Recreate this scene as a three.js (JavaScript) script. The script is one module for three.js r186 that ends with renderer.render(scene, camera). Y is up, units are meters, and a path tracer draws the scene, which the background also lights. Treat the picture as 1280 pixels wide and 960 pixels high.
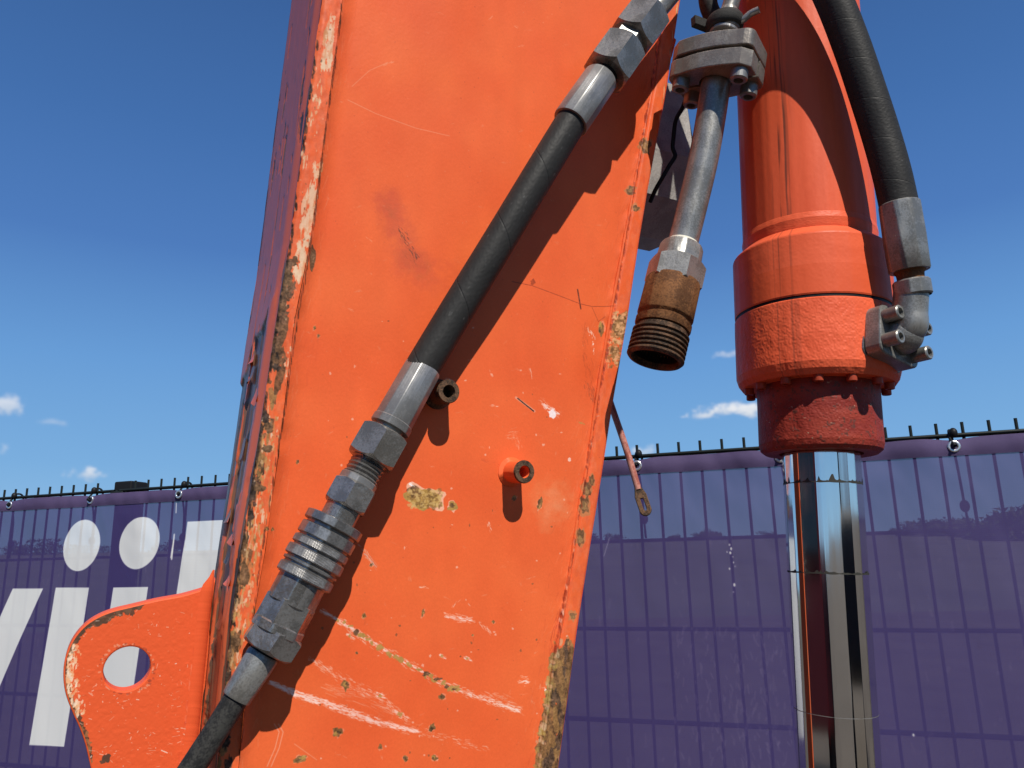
import * as THREE from 'three';
import { mergeGeometries, toCreasedNormals } from 'three/addons/utils/BufferGeometryUtils.js';
import { RoundedBoxGeometry } from 'three/addons/geometries/RoundedBoxGeometry.js';

// ---------------------------------------------------------------- camera, sky, sun, exposure
const V = (x, y, z) => new THREE.Vector3(x, y, z);
const F = 961, PITCH = 0.2290, ROLL = -0.02287, CAM = V(0, 1.7, 0);
const scene = new THREE.Scene();
const camera = new THREE.PerspectiveCamera(2 * Math.atan(480 / F) * 180 / Math.PI, 4 / 3, 0.05, 2000);
camera.position.copy(CAM);
camera.rotation.set(PITCH, 0, ROLL, 'XYZ');
scene.add(camera);
const renderer = new THREE.WebGLRenderer({ antialias: true });
renderer.setSize(1024, 768);
renderer.toneMapping = THREE.LinearToneMapping;
renderer.toneMappingExposure = 1.06;
renderer.shadowMap.enabled = true;

const SUN_AZ = 25 * Math.PI / 180, SUN_EL = 50 * Math.PI / 180;
const SUN = V(Math.sin(SUN_AZ) * Math.cos(SUN_EL), Math.sin(SUN_EL), Math.cos(SUN_AZ) * Math.cos(SUN_EL));
const sun = new THREE.DirectionalLight(new THREE.Color(1, 0.94, 0.85), 5);
sun.position.copy(CAM).addScaledVector(SUN, 20);
sun.target.position.set(0, 1.5, -1.2);
sun.castShadow = true;
sun.shadow.mapSize.set(4096, 4096);
Object.assign(sun.shadow.camera, { left: -4, right: 4, top: 4, bottom: -4, near: 1, far: 50 });
scene.add(sun, sun.target);

const CAMROT = new THREE.Matrix4().makeRotationFromEuler(camera.rotation);
const ray = (x, y) => V((x - 640) / F, -(y - 480) / F, -1).applyMatrix4(CAMROT);
const at = (x, y, Z) => CAM.clone().addScaledVector(ray(x, y), Z);
const CAMFWD = V(0, 0, -1).applyMatrix4(CAMROT);
const depthOf = (p) => p.clone().sub(CAM).dot(CAMFWD);
const toM = (px, p) => px * depthOf(p) / F;

// ---------------------------------------------------------------- noise and textures
function rng(seed) { let s = seed >>> 0; return () => { s = (s + 0x6d2b79f5) | 0; let t = Math.imul(s ^ (s >>> 15), 1 | s); t = (t + Math.imul(t ^ (t >>> 7), 61 | t)) ^ t; return ((t ^ (t >>> 14)) >>> 0) / 4294967296; }; }
const hash = (x, y, k) => { let h = Math.imul(x, 374761393) ^ Math.imul(y, 668265263) ^ Math.imul(k, 2147483647 ^ 0x27d4eb2f); h = Math.imul(h ^ (h >>> 13), 1274126177); h = Math.imul(h ^ (h >>> 16), 0x85ebca6b); return ((h ^ (h >>> 15)) >>> 0) / 4294967296; };
function vnoise(x, y, k = 0, px = 0, py = 0) {
  const x0 = Math.floor(x), y0 = Math.floor(y), fx = x - x0, fy = y - y0;
  const sx = fx * fx * (3 - 2 * fx), sy = fy * fy * (3 - 2 * fy);
  const w = (i, p) => (p ? ((i % p) + p) % p : i);
  const a = hash(w(x0, px), w(y0, py), k), b = hash(w(x0 + 1, px), w(y0, py), k), c = hash(w(x0, px), w(y0 + 1, py), k), d = hash(w(x0 + 1, px), w(y0 + 1, py), k);
  return a + (b - a) * sx + (c - a) * sy + (a - b - c + d) * sx * sy;
}
function fbm(x, y, k = 0, oct = 4, px = 0, py = 0) { let s = 0, a = 0.5, n = 0; for (let i = 0; i < oct; i++) { s += a * vnoise(x, y, k + i * 17, px, py); n += a; x *= 2; y *= 2; px *= 2; py *= 2; a *= 0.5; } return s / n; }
const smooth = (a, b, x) => { const t = Math.min(1, Math.max(0, (x - a) / (b - a))); return t * t * (3 - 2 * t); };
const lerp = (a, b, t) => a + (b - a) * t;
const mixc = (a, b, t) => [lerp(a[0], b[0], t), lerp(a[1], b[1], t), lerp(a[2], b[2], t)];
const enc = (c) => { c = Math.min(1, Math.max(0, c)); return 255 * (c <= 0.0031308 ? c * 12.92 : 1.055 * Math.pow(c, 1 / 2.4) - 0.055); };
// fn(u, v) -> linear colour or a number
function tex(w, h, fn, { color = true, wrap = THREE.RepeatWrapping, repeat } = {}) {
  const d = new Uint8Array(w * h * 4);
  for (let j = 0, i = 0; j < h; j++) for (let k = 0; k < w; k++, i += 4) {
    const c = fn((k + 0.5) / w, (j + 0.5) / h);
    if (color) { d[i] = enc(c[0]); d[i + 1] = enc(c[1]); d[i + 2] = enc(c[2]); } else d[i] = d[i + 1] = d[i + 2] = Math.min(255, Math.max(0, 255 * c));
    d[i + 3] = 255;
  }
  const t = new THREE.DataTexture(d, w, h);
  t.magFilter = t.minFilter = THREE.LinearFilter;
  t.wrapS = t.wrapT = wrap;
  if (color) t.colorSpace = THREE.SRGBColorSpace;
  if (repeat) t.repeat.set(repeat[0], repeat[1]);
  t.needsUpdate = true;
  return t;
}
const grainBump = tex(256, 256, (u, v) => fbm(u * 24, v * 24, 3, 3, 24, 24), { color: false, repeat: [12, 12] });
const lumpBump = tex(256, 256, (u, v) => 0.7 * fbm(u * 8, v * 8, 9, 4, 8, 8) + 0.3 * vnoise(u * 40, v * 40, 5, 40, 40), { color: false, repeat: [10, 10] });
const brushed = tex(256, 256, (u, v) => 0.5 * vnoise(u * 120, v * 3, 5, 120, 3) + 0.5 * fbm(u * 10, v * 10, 6, 3, 10, 10), { color: false, repeat: [10, 10] });
const gloss = tex(256, 256, (u, v) => .72 + .42 * (fbm(u * 5, v * 5, 151, 5, 5, 5) - .35), { color: false, repeat: [10, 10] });
function mat(rgb, rough, metal, extra = {}) { const m = new THREE.MeshPhysicalMaterial({ roughness: rough, metalness: metal, side: THREE.DoubleSide, specularIntensity: .35, ...extra }); m.color.setRGB(...rgb); return m; }
function mottled(a, b, seed, scale = 9, extra = 0) {
  return tex(256, 256, (u, v) => { const n = fbm(u * scale, v * scale, seed, 5, scale, scale), g = vnoise(u * 90, v * 90, seed + 3, 90, 90); return mixc(a, b, smooth(0.3, 0.72, n + (g - 0.5) * extra)); }, { repeat: [10, 10] });
}

// ---------------------------------------------------------------- sky
{
  const W = 3072, H = 1536, d = new Float32Array(W * H * 4);
  const stops = [[-90, .2, .22, .24], [-4, .36, .56, .78], [0, .33, .58, .83], [7, .205, .44, .765], [14, .145, .35, .705], [22, .080, .210, .53], [30, .058, .165, .435], [40, .043, .122, .335], [60, .034, .096, .275], [90, .030, .086, .25]];
  const clouds = [[902, 515, 42, 11, 1], [938, 513, 30, 12, 1], [882, 520, 22, 7, .8], [112, 594, 22, 10, .8], [8, 508, 20, 14, .75], [908, 444, 16, 6, .45], [70, 529, 14, 5, .25], [808, 565, 22, 8, .55], [-90, 560, 60, 14, .8], [1420, 520, 60, 14, .8], [600, 560, 40, 10, .7]].map(([x, y, rx, ry, a]) => {
    const r = ray(x, y).normalize(); return { az: Math.atan2(r.x, -r.z), el: Math.asin(r.y), rx: rx / F, ry: ry / F, a };
  });
  for (let k = 0; k < 16; k++) clouds.push({ az: 0.9 + k * 0.28 + 0.12 * Math.sin(k * 7.3), el: 0.1 + 0.1 * Math.abs(Math.sin(k * 3.1)), rx: 0.05 + 0.05 * Math.abs(Math.sin(k * 5.7)), ry: 0.018, a: 0.8 });
  for (let j = 0, i = 0; j < H; j++) {
    const el = ((j + 0.5) / H - 0.5) * Math.PI, deg = el * 180 / Math.PI;
    let q = 0; while (q < stops.length - 2 && deg > stops[q + 1][0]) q++;
    const A = stops[q], B = stops[q + 1], t = Math.min(1, Math.max(0, (deg - A[0]) / (B[0] - A[0])));
    const base = [lerp(A[1], B[1], t), lerp(A[2], B[2], t), lerp(A[3], B[3], t)];
    for (let k = 0; k < W; k++, i += 4) {
      const th = ((k + 0.5) / W - 0.5) * 2 * Math.PI, az = Math.atan2(Math.cos(th), -Math.sin(th));
      let c = base;
      if (deg > -2 && deg < 25) for (const q2 of clouds) {
        let da = az - q2.az; da = Math.atan2(Math.sin(da), Math.cos(da));
        if (Math.abs(da) > q2.rx * 1.7 || Math.abs(el - q2.el) > q2.ry * 2.2) continue;
        const e = (el - q2.el) / q2.ry, flat = e < 0 ? e * 1.5 : e;
        const rr = Math.hypot(da / q2.rx, flat), n = fbm(az * 95 + 40, el * 130, 71, 5);
        const m = smooth(0.0, 0.75, 1.0 - rr + (n - 0.5) * 1.5) * q2.a;
        if (m > 0) { const s = smooth(-0.8, 0.6, e + (n - .5)); c = mixc(c, [lerp(.58, .86, s), lerp(.66, .88, s), lerp(.76, .92, s)], m * .92); }
      }
      d[i] = c[0] * .91; d[i + 1] = c[1] * .905; d[i + 2] = c[2] * .9; d[i + 3] = 1;
    }
  }
  const sky = new THREE.DataTexture(d, W, H, THREE.RGBAFormat, THREE.FloatType);
  sky.mapping = THREE.EquirectangularReflectionMapping;
  sky.magFilter = sky.minFilter = THREE.LinearFilter;
  sky.wrapS = THREE.RepeatWrapping;
  sky.needsUpdate = true;
  scene.background = sky;
  scene.environment = sky;
}

// ---------------------------------------------------------------- building helpers
const used = new Map();
function numbered(name) { const n = used.get(name) || 0; used.set(name, n + 1); return n ? `${name}_${String(n).padStart(3, '0')}` : name; }
function shade(o) { o.castShadow = o.receiveShadow = true; return o; }
function thing(name, label, category, base, group) {
  const o = new THREE.Group(); o.name = numbered(name); o.position.copy(base); o.userData = { label, category };
  if (group) o.userData.group = group;
  o.userData.base = undefined; delete o.userData.base;
  scene.add(o); o.updateMatrixWorld(true); return o;
}
// geometry is given in world coordinates
function part(parent, name, geo, material, label) {
  let root = parent; while (root.parent && root.parent !== scene) root = root.parent;
  geo.translate(-root.position.x, -root.position.y, -root.position.z);
  const m = shade(new THREE.Mesh(geo, material)); m.name = name; if (label) m.userData.label = label;
  parent.add(m); return m;
}
function single(name, geo, material, label, category, base, group, kind) {
  geo.translate(-base.x, -base.y, -base.z);
  const m = shade(new THREE.Mesh(geo, material)); m.name = numbered(name); m.position.copy(base);
  m.userData = kind ? { kind } : { label, category }; if (kind && label) { m.userData.label = label; }
  if (group) m.userData.group = group;
  scene.add(m); return m;
}
const Y = V(0, 1, 0);
const dirOf = (A, B) => B.clone().sub(A).normalize();
function orient(geo, A, dir, turn = 0) { geo.applyMatrix4(new THREE.Matrix4().compose(A, new THREE.Quaternion().setFromUnitVectors(Y, dir).multiply(new THREE.Quaternion().setFromAxisAngle(Y, turn)), V(1, 1, 1))); return geo; }
function uvMetres(geo, su, sv) { const u = geo.attributes.uv; for (let i = 0; i < u.count; i++) u.setXY(i, u.getX(i) * su, u.getY(i) * sv); return geo; }
// a turned body: profile of [radius, metres from A]
function turned(A, dir, prof, seg = 64, crease = 0.6, metres = true) {
  const pts = prof.map(([r, y]) => new THREE.Vector2(Math.max(r, 1e-5), y));
  let g = new THREE.LatheGeometry(pts, seg);
  const R = Math.max(...prof.map((p) => p[0]));
  // v by length along the profile
  let len = 0; const acc = [0]; for (let i = 1; i < pts.length; i++) acc.push(len += pts[i].distanceTo(pts[i - 1]));
  const u = g.attributes.uv, n = pts.length;
  for (let i = 0; i < u.count; i++) { const row = i % n; u.setXY(i, metres ? Math.round(u.getX(i) * seg) / seg * 2 * Math.PI * R : u.getX(i), metres ? acc[row] : acc[row] / len); }
  g = toCreasedNormals(g, crease);
  return orient(g, A, dir);
}
const pipeProf = (r, L, c = 0.001) => [[0, 0], [r - c, 0], [r, c], [r, L - c], [r - c, L], [0, L]];
const tubeProf = (r, ri, L, c = 0.001) => [[ri, L * 0.6], [ri, c], [ri + c, 0], [r - c, 0], [r, c], [r, L - c], [r - c, L], [0, L]];
// hexagon nut with turned chamfers; r = radius over the corners
function hexNut(A, dir, rc, L, turn = 0, hole = 0) {
  const N = 72, af = rc * Math.cos(Math.PI / 6), pos = [], uv = [], idx = [], rows = [];
  const push = (r, y, a) => { pos.push(r * Math.sin(a), y, r * Math.cos(a)); uv.push(a * rc, y + (r - af) * 0.5); return pos.length / 3 - 1; };
  const rh = (a) => { const k = Math.PI / 3; let b = ((a % k) + k) % k - k / 2; return af / Math.cos(b); };
  const rim = af * 0.95, cut = (a) => (rh(a) - rim) * 0.75;
  const ring = (f) => { const row = []; for (let i = 0; i <= N; i++) { const a = i / N * 2 * Math.PI; row.push(f(a)); } rows.push(row); };
  ring((a) => push(hole, 0, a)); ring((a) => push(rim, 0, a)); ring((a) => push(rim, 0, a)); ring((a) => push(rh(a), cut(a), a)); ring((a) => push(rh(a), cut(a), a));
  ring((a) => push(rh(a), L - cut(a), a)); ring((a) => push(rh(a), L - cut(a), a)); ring((a) => push(rim, L, a)); ring((a) => push(rim, L, a)); ring((a) => push(hole, L, a));
  for (let r = 0; r < rows.length - 1; r++) for (let i = 0; i < N; i++) { const a = rows[r][i], b = rows[r][i + 1], c = rows[r + 1][i], d = rows[r + 1][i + 1]; idx.push(a, b, d, a, d, c); }
  let g = new THREE.BufferGeometry();
  g.setAttribute('position', new THREE.Float32BufferAttribute(pos, 3)); g.setAttribute('uv', new THREE.Float32BufferAttribute(uv, 2)); g.setIndex(idx);
  g.computeVertexNormals(); g = toCreasedNormals(g, 0.35);
  return orient(g, A, dir, turn);
}
// tube along points, uv in metres (u round, v along)
function tube(points, r, seg = 80, round = 28, caps = true) {
  const c = new THREE.CatmullRomCurve3(points, false, 'centripetal'), L = c.getLength();
  const g = new THREE.TubeGeometry(c, seg, r, round, false), u = g.attributes.uv;
  for (let i = 0; i < u.count; i++) u.setXY(i, u.getY(i) * 2 * Math.PI * r, u.getX(i) * L);
  return g;
}
function box(center, sx, sy, sz, ex, ey, ez, bevel = 0.001) {
  const g = new RoundedBoxGeometry(sx, sy, sz, 2, Math.min(bevel, sx / 2.1, sy / 2.1, sz / 2.1));
  g.applyMatrix4(new THREE.Matrix4().makeBasis(ex, ey, ez).setPosition(center)); return g;
}
function extrude(shape, depth, M, bevel = 0.001, curve = 24) {
  let g = new THREE.ExtrudeGeometry(shape, { depth: depth - 2 * bevel, bevelEnabled: bevel > 0, bevelThickness: bevel, bevelSize: bevel, bevelOffset: -bevel, bevelSegments: 2, curveSegments: curve });
  g.translate(0, 0, bevel); g = toCreasedNormals(g, 0.25); g.applyMatrix4(M); return g;
}
// socket head cap screw, head's open end at the far end of dir
function capScrew(A, dir, r, L, turn = 0) {
  const head = turned(A, dir, [[0, 0], [r, 0], [r, L - r * .14], [r - r * .14, L], [r * .56, L], [r * .56, L - r * .9], [0, L - r * .9]], 32, 0.5);
  return head;
}

// ---------------------------------------------------------------- the arm's own frame: u along its side plate, v up, w out of the plate
const PA = 28 * Math.PI / 180, PT = -6 * Math.PI / 180;
const EN = V(Math.sin(PA) * Math.cos(PT), Math.sin(PT), Math.cos(PA) * Math.cos(PT));
const EU = V(Math.cos(PA), 0, -Math.sin(PA)), EV = EN.clone().cross(EU);
const O = at(560, 480, 0.80);
const PP = (u, v, w) => O.clone().addScaledVector(EU, u).addScaledVector(EV, v).addScaledVector(EN, w);
function onPlate(x, y, w = 0) { const r = ray(x, y), k = (O.clone().sub(CAM).dot(EN) + w) / r.dot(EN); return CAM.clone().addScaledVector(r, k); }
function plateUV(x, y, w = 0) { const d = onPlate(x, y, w).sub(O); return [d.dot(EU), d.dot(EV)]; }
function edge(list, w = 0) { // pixel polyline -> u as a function of v
  const p = list.map(([x, y]) => plateUV(x, y, w)).sort((a, b) => a[1] - b[1]);
  return (v) => { let i = 0; while (i < p.length - 2 && v > p[i + 1][1]) i++; const n = p.length;
    if (v < p[0][1]) { const k = (p[n - 1][0] - p[0][0]) / (p[n - 1][1] - p[0][1]); return p[0][0] + k * (v - p[0][1]); }
    if (v > p[n - 1][1]) { const k = (p[n - 1][0] - p[0][0]) / (p[n - 1][1] - p[0][1]); return p[n - 1][0] + k * (v - p[n - 1][1]); }
    const t = (v - p[i][1]) / (p[i + 1][1] - p[i][1]); return lerp(p[i][0], p[i + 1][0], t); };
}
const PROUD = 0.004, deep = (v) => Math.min(.2, Math.max(.14, .155 + .09 * v)), DEEP = .155;
const uL = edge([[402, 5], [363, 300], [346, 400], [327, 528], [312, 624], [301, 690], [289, 780], [272, 960]], PROUD);
const uL2 = edge([[427, 5], [388, 300], [368, 400], [353, 528], [340, 624], [331, 690], [315, 780], [298, 960]], PROUD);
const uR2 = edge([[829, 30], [818, 110], [797, 222], [783, 300], [768, 380], [750, 487], [737, 583], [729, 619], [711, 742], [697, 821], [686, 900], [677, 956]], PROUD);
const uR = edge([[851, 0], [834, 112], [811, 235], [800, 300], [785, 400], [766, 510], [753, 595], [736, 700], [722, 790], [707, 900], [699, 960]], PROUD);

// ---------------------------------------------------------------- ground
const ground = new THREE.PlaneGeometry(1600, 1600, 1, 1); ground.rotateX(-Math.PI / 2); uvMetres(ground, 1600, 1600);
const gravelMap = tex(1024, 1024, (u, v) => {
  const n = fbm(u * 6, v * 6, 21, 5, 6, 6), g = vnoise(u * 170, v * 170, 22, 170, 170), h = vnoise(u * 340, v * 340, 23, 340, 340);
  return mixc(mixc([.07, .058, .046], [.13, .108, .085], n), [.05, .044, .038], smooth(.55, .85, g * .6 + h * .4) * .6);
}, { repeat: [.25, .25] });
const gravelBump = tex(512, 512, (u, v) => .6 * vnoise(u * 85, v * 85, 24, 85, 85) + .4 * vnoise(u * 170, v * 170, 25, 170, 170), { color: false, repeat: [.5, .5] });
single('ground', ground, mat([1, 1, 1], .95, 0, { map: gravelMap, bumpMap: gravelBump, bumpScale: .012 }), 'dry tan gravel yard', 'ground', V(0, 0, 0), null, 'structure');

// ---------------------------------------------------------------- materials
const ORANGE = [.77, .130, .038];
const M = {
  steel: mat([1, 1, 1], .58, .6, { map: mottled([.22, .218, .21], [.29, .285, .275], 31, 9, .3), roughnessMap: gloss, bumpMap: brushed, bumpScale: .0001 }),
  steelDark: mat([1, 1, 1], .4, .75, { map: mottled([.22, .215, .205], [.34, .33, .315], 32, 11, .4), roughnessMap: gloss, bumpMap: grainBump, bumpScale: .0003 }),
  nut: mat([1, 1, 1], .38, .7, { map: mottled([.20, .19, .17], [.32, .305, .28], 33, 5, .35), roughnessMap: gloss, bumpMap: grainBump, bumpScale: .00015 }),
  zinc: mat([1, 1, 1], .5, .55, { map: mottled([.20, .195, .18], [.31, .305, .285], 34, 5, .4), roughnessMap: gloss, bumpMap: grainBump, bumpScale: .00012 }),
  flange: mat([1, 1, 1], .5, .45, { map: mottled([.185, .165, .145], [.27, .245, .215], 45, 6, .4), roughnessMap: gloss, bumpMap: grainBump, bumpScale: .0002 }),
  rubber: mat([1, 1, 1], .62, 0, { map: mottled([.018, .018, .018], [.042, .041, .038], 35, 10, .5), bumpMap: grainBump, bumpScale: .0003 }),
  black: mat([.012, .012, .013], .5, 0),
  rust: mat([1, 1, 1], .75, .25, { map: mottled([.10, .045, .02], [.20, .088, .034], 36, 5, .5), bumpMap: grainBump, bumpScale: .0005 }),
  rustDark: mat([1, 1, 1], .7, .35, { map: mottled([.05, .035, .025], [.15, .085, .05], 37, 10, .5), bumpMap: grainBump, bumpScale: .0005 }),
  orange: mat(ORANGE, .48, 0, { bumpMap: grainBump, bumpScale: .0001 }),
  seal: mat([.75, .72, .6], .6, 0),
  wire: mat([.018, .022, .021], .45, .2),
};

// ---------------------------------------------------------------- the painted side of the arm: colour with chips, scrapes and rust where the photograph shows them
const TU0 = -0.27, TU1 = 0.33, TV0 = -0.47, TV1 = 0.53, TW = 1228, TH = 2047;
const paintMap = (() => {
  const cv = document.createElement('canvas'); cv.width = TW; cv.height = TH;
  const g = cv.getContext('2d'), R = rng(77);
  const C = (x, y, w = 0) => { const [u, v] = plateUV(x, y, w); return [(u - TU0) / (TU1 - TU0) * TW, (TV1 - v) / (TV1 - TV0) * TH]; };
  const css = (c, a = 1) => `rgba(${enc(c[0]) | 0},${enc(c[1]) | 0},${enc(c[2]) | 0},${a})`;
  g.fillStyle = css(ORANGE); g.fillRect(0, 0, TW, TH);
  const K = 1.75; // canvas pixels per photo pixel
  const along = (pts, t) => { const n = pts.length - 1, i = Math.min(n - 1, Math.floor(t * n)), f = t * n - i; return [lerp(pts[i][0], pts[i + 1][0], f), lerp(pts[i][1], pts[i + 1][1], f), Math.atan2(pts[i + 1][1] - pts[i][1], pts[i + 1][0] - pts[i][0])]; };
  const scrape = (pts, wid, count, col, a = .8, len = 6, thick = 1) => { for (let i = 0; i < count; i++) { const t = R(), [x, y, th] = along(pts, t), o = (R() + R() - 1) * wid * (.5 + .5 * Math.sin(t * Math.PI)), l = len * (.3 + R()); const ang = th + (R() - .5) * .5; const x0 = x - Math.sin(th) * o, y0 = y + Math.cos(th) * o; const p = C(x0, y0), q = C(x0 + Math.cos(ang) * l, y0 + Math.sin(ang) * l); g.strokeStyle = css(col, a * (.4 + .6 * R())); g.lineWidth = K * thick * (.4 + .9 * R()); g.lineCap = 'round'; g.beginPath(); g.moveTo(...p); g.lineTo(...q); g.stroke(); } };
  const blob = (x, y, rx, ry, col, a = 1, rough = .45, n = 22, w = 0, turn = 0) => { g.fillStyle = css(col, a); g.beginPath(); const s = R() * 100; for (let i = 0; i < n; i++) { const th = i / n * 2 * Math.PI, k = 1 + (vnoise(Math.cos(th) * 2.2 + s, Math.sin(th) * 2.2 + s, 4) - .5) * 2 * rough; const dx = Math.cos(th) * rx * k, dy = Math.sin(th) * ry * k; const p = C(x + dx * Math.cos(turn) - dy * Math.sin(turn), y + dx * Math.sin(turn) + dy * Math.cos(turn), w); i ? g.lineTo(...p) : g.moveTo(...p); } g.closePath(); g.fill(); };
  const line = (pts, wid, col, a = .8) => { g.strokeStyle = css(col, a); g.lineWidth = K * wid; g.lineJoin = g.lineCap = 'round'; g.beginPath(); pts.forEach((p, i) => (i ? g.lineTo(...C(...p)) : g.moveTo(...C(...p)))); g.stroke(); };
  const PINK = [.86, .55, .45], CREAM = [.78, .6, .42], OCHRE = [.42, .25, .07], BROWN = [.13, .07, .035], DARK = [.045, .03, .025], SALMON = [.8, .3, .18];
  const chip = (x, y, rx, ry, turn = 0) => { blob(x, y + .4, rx * 1.12, ry * 1.12, SALMON, .6, .5, 20, 0, turn); blob(x, y, rx, ry, [.24, .12, .045], 1, .6, 20, 0, turn); blob(x + (R() - .5) * rx, y + (R() - .5) * ry, rx * .55, ry * .5, R() < .5 ? OCHRE : BROWN, .9, .7, 14, 0, turn); blob(x + (R() - .5) * rx, y + (R() - .5) * ry, rx * .4, ry * .35, BROWN, .9, .7, 12, 0, turn); if (R() < .5) scrape([[x, y], [x + (R() - .5) * 6, y + 4 + R() * 5]], 1.2, 4, [.42, .09, .035], .4, 4, .6); };
  // faint older scratches and handling marks all over
  for (let i = 0; i < 150; i++) { const x = 340 + R() * 440, y = R() * 960; scrape([[x, y], [x + 20 * (R() - .3), y + 10 * (R() - .4)]], 2, 2 + R() * 4, R() < .7 ? SALMON : PINK, .35, 4, .5); }
  for (let i = 0; i < 90; i++) { const x = 400 + R() * 330, y = 380 + R() * 580; blob(x, y, .5 + R() * 1.2, .5 + R() * 1.5, R() < .6 ? PINK : BROWN, .6); }
  for (let i = 0; i < 500; i++) { const x = 340 + R() * 470, y = -20 + R() * 1000; blob(x, y, .4 + R() * .5, .4 + R() * .5, R() < .5 ? SALMON : [.35, .06, .03], .35, .2, 8); }
  line([[435, 125], [470, 142], [520, 160], [562, 170]], 1, SALMON, .6);
  line([[440, 108], [462, 88], [485, 78]], 1, SALMON, .5); scrape([[478, 82], [492, 76]], 2, 8, PINK, .5, 4, .6);
  // grease smudge with black scuffs
  for (let i = 0; i < 420; i++) { const t = R(), x = lerp(484, 524, t * t * .6 + t * .4) + (R() + R() - 1) * 22, y = lerp(238, 342, t) + (R() - .5) * 16; blob(x, y, 3 + R() * 6, 3 + R() * 6, [.52, .09, .03], .04, .5, 10); }
  scrape([[498, 282], [508, 298], [520, 322]], 6, 46, DARK, .75, 5, .7); scrape([[494, 285], [520, 330]], 10, 60, [.3, .07, .03], .4, 6, .6);
  for (let i = 0; i < 160; i++) { const t = R(), x = lerp(505, 560, t) + (R() - .5) * 46, y = lerp(330, 350, t) + (R() - .5) * 40; blob(x, y, 3 + R() * 4, 3 + R() * 4, [.55, .1, .04], .05, .5, 10); }
  // marks round the studs
  scrape([[556, 474], [566, 478], [568, 482]], 5, 26, [.9, .75, .75], .8, 3, .8);
  scrape([[630, 545], [645, 542], [648, 558]], 9, 45, PINK, .35, 4, .7); scrape([[602, 573], [628, 585]], 4, 10, [.45, .07, .03], .5, 6, .7);
  line([[645, 497], [656, 505], [668, 514]], 3.2, SALMON, .9); line([[647, 498], [657, 506], [667, 514]], 1.7, DARK, 1);
  scrape([[678, 503], [690, 514], [696, 518]], 6, 60, [.92, .86, .86], .8, 4, .9); blob(691, 516, 4, 5, [.9, .85, .88], .9, .6); scrape([[672, 498], [700, 520]], 12, 40, PINK, .4, 4, .7);
  for (let i = 0; i < 200; i++) { const x = 690 + (R() + R() - 1) * 30, y = 630 + (R() + R() - 1) * 38; blob(x, y, 3 + R() * 5, 3 + R() * 5, [.82, .26, .12], .05, .4, 10); }
  chip(675, 628, 2.6, 5.5, .3); chip(643, 622, 3, 3); scrape([[672, 640], [675, 634]], 3, 10, CREAM, .8, 2, .6);
  scrape([[610, 652], [613, 662]], 3, 14, PINK, .8, 3, .8); scrape([[662, 460], [664, 470]], 4, 12, PINK, .8, 4, .7); scrape([[612, 462], [614, 468]], 3, 8, PINK, .8, 4, .7); scrape([[612, 508], [622, 507]], 3, 9, PINK, .7, 4, .7);
  // larger chip to the metal
  blob(531, 622, 26, 14.4, [.86, .55, .4], .8, .4, 34, 0, .2); blob(530, 622, 25, 13.5, OCHRE, 1, .4, 34, 0, .2); blob(519, 613, 9, 7, BROWN, .8, .5); for (let i = 0; i < 150; i++) blob(510 + R() * 42, 612 + R() * 24, 1 + R() * 1.8, .8 + R() * 1.6, R() < .5 ? [.62, .42, .16] : [.22, .12, .04], .6, .5, 8);
  blob(566, 633, 6.6, 6.2, [.86, .5, .38], .8, .4); blob(566, 633, 6, 5.5, OCHRE, 1, .5); blob(565, 632, 3, 3, BROWN, .8); scrape([[511, 603], [515, 606]], 3, 10, [.95, .9, .9], .9, 3, 1);
  // long scrapes across the lower half
  const s1 = [[400, 762], [428, 778], [460, 800], [510, 830], [560, 858], [610, 876], [648, 888]];
  scrape(s1, 7, 520, PINK, .65, 5, .8); scrape(s1, 3, 220, [.9, .75, .7], .7, 4, .8);
  for (let i = 0; i < 34; i++) { const t = .12 + .6 * R(), [x, y] = along(s1, t); blob(x + (R() - .5) * 6, y + (R() - .5) * 5, 1.5 + R() * 3.5, 1 + R() * 3, R() < .7 ? OCHRE : BROWN, .9, .6, 12); }
  scrape([[600, 868], [648, 885]], 12, 130, PINK, .5, 5, .6);
  const s2 = [[336, 852], [368, 866], [420, 884], [470, 902], [520, 914], [570, 926], [610, 938]];
  scrape(s2.slice(0, 5), 6, 620, [.9, .62, .55], .7, 6, .9); scrape(s2, 9, 220, PINK, .5, 5, .7);
  const s3 = [[385, 822], [410, 838], [445, 858], [480, 876], [512, 902]];
  scrape(s3, 8, 260, PINK, .55, 5, .7); scrape([[400, 858], [440, 868], [500, 892]], 12, 90, PINK, .45, 14, .4);
  for (const [x, y, a, b] of [[475, 870, 6, 5], [500, 893, 9, 7], [437, 795, 4, 5], [552, 820, 4, 4], [584, 823, 5, 3]]) { scrape([[x - a, y - b * .6], [x + a, y + b * .6]], b, 26, [.9, .75, .68], .7, 3, .7); blob(x, y, a * .4, b * .4, OCHRE, .8, .5); }
  for (const [x, y, a, b, t] of [[432, 857, 4.5, 6, 0], [422, 915, 6, 5.5, 0], [376, 948, 8, 4, -.4], [553, 871, 3.5, 3.5, 0], [540, 910, 3.6, 5, .4], [507, 948, 3.2, 3.4, -.5], [543, 947, 4, 3.5, .3], [476, 934, 2.2, 3.4, 0], [529, 766, 1.8, 5, .3], [617, 777, 2, 2, 0], [446, 816, 1.6, 1.6, 0], [455, 770, 2.4, 4, 0], [464, 706, 2, 2.5, 0], [591, 794, 1.4, 1.4, 0], [673, 633, 2, 3, 0]]) chip(x, y, a, b, t);
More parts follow.
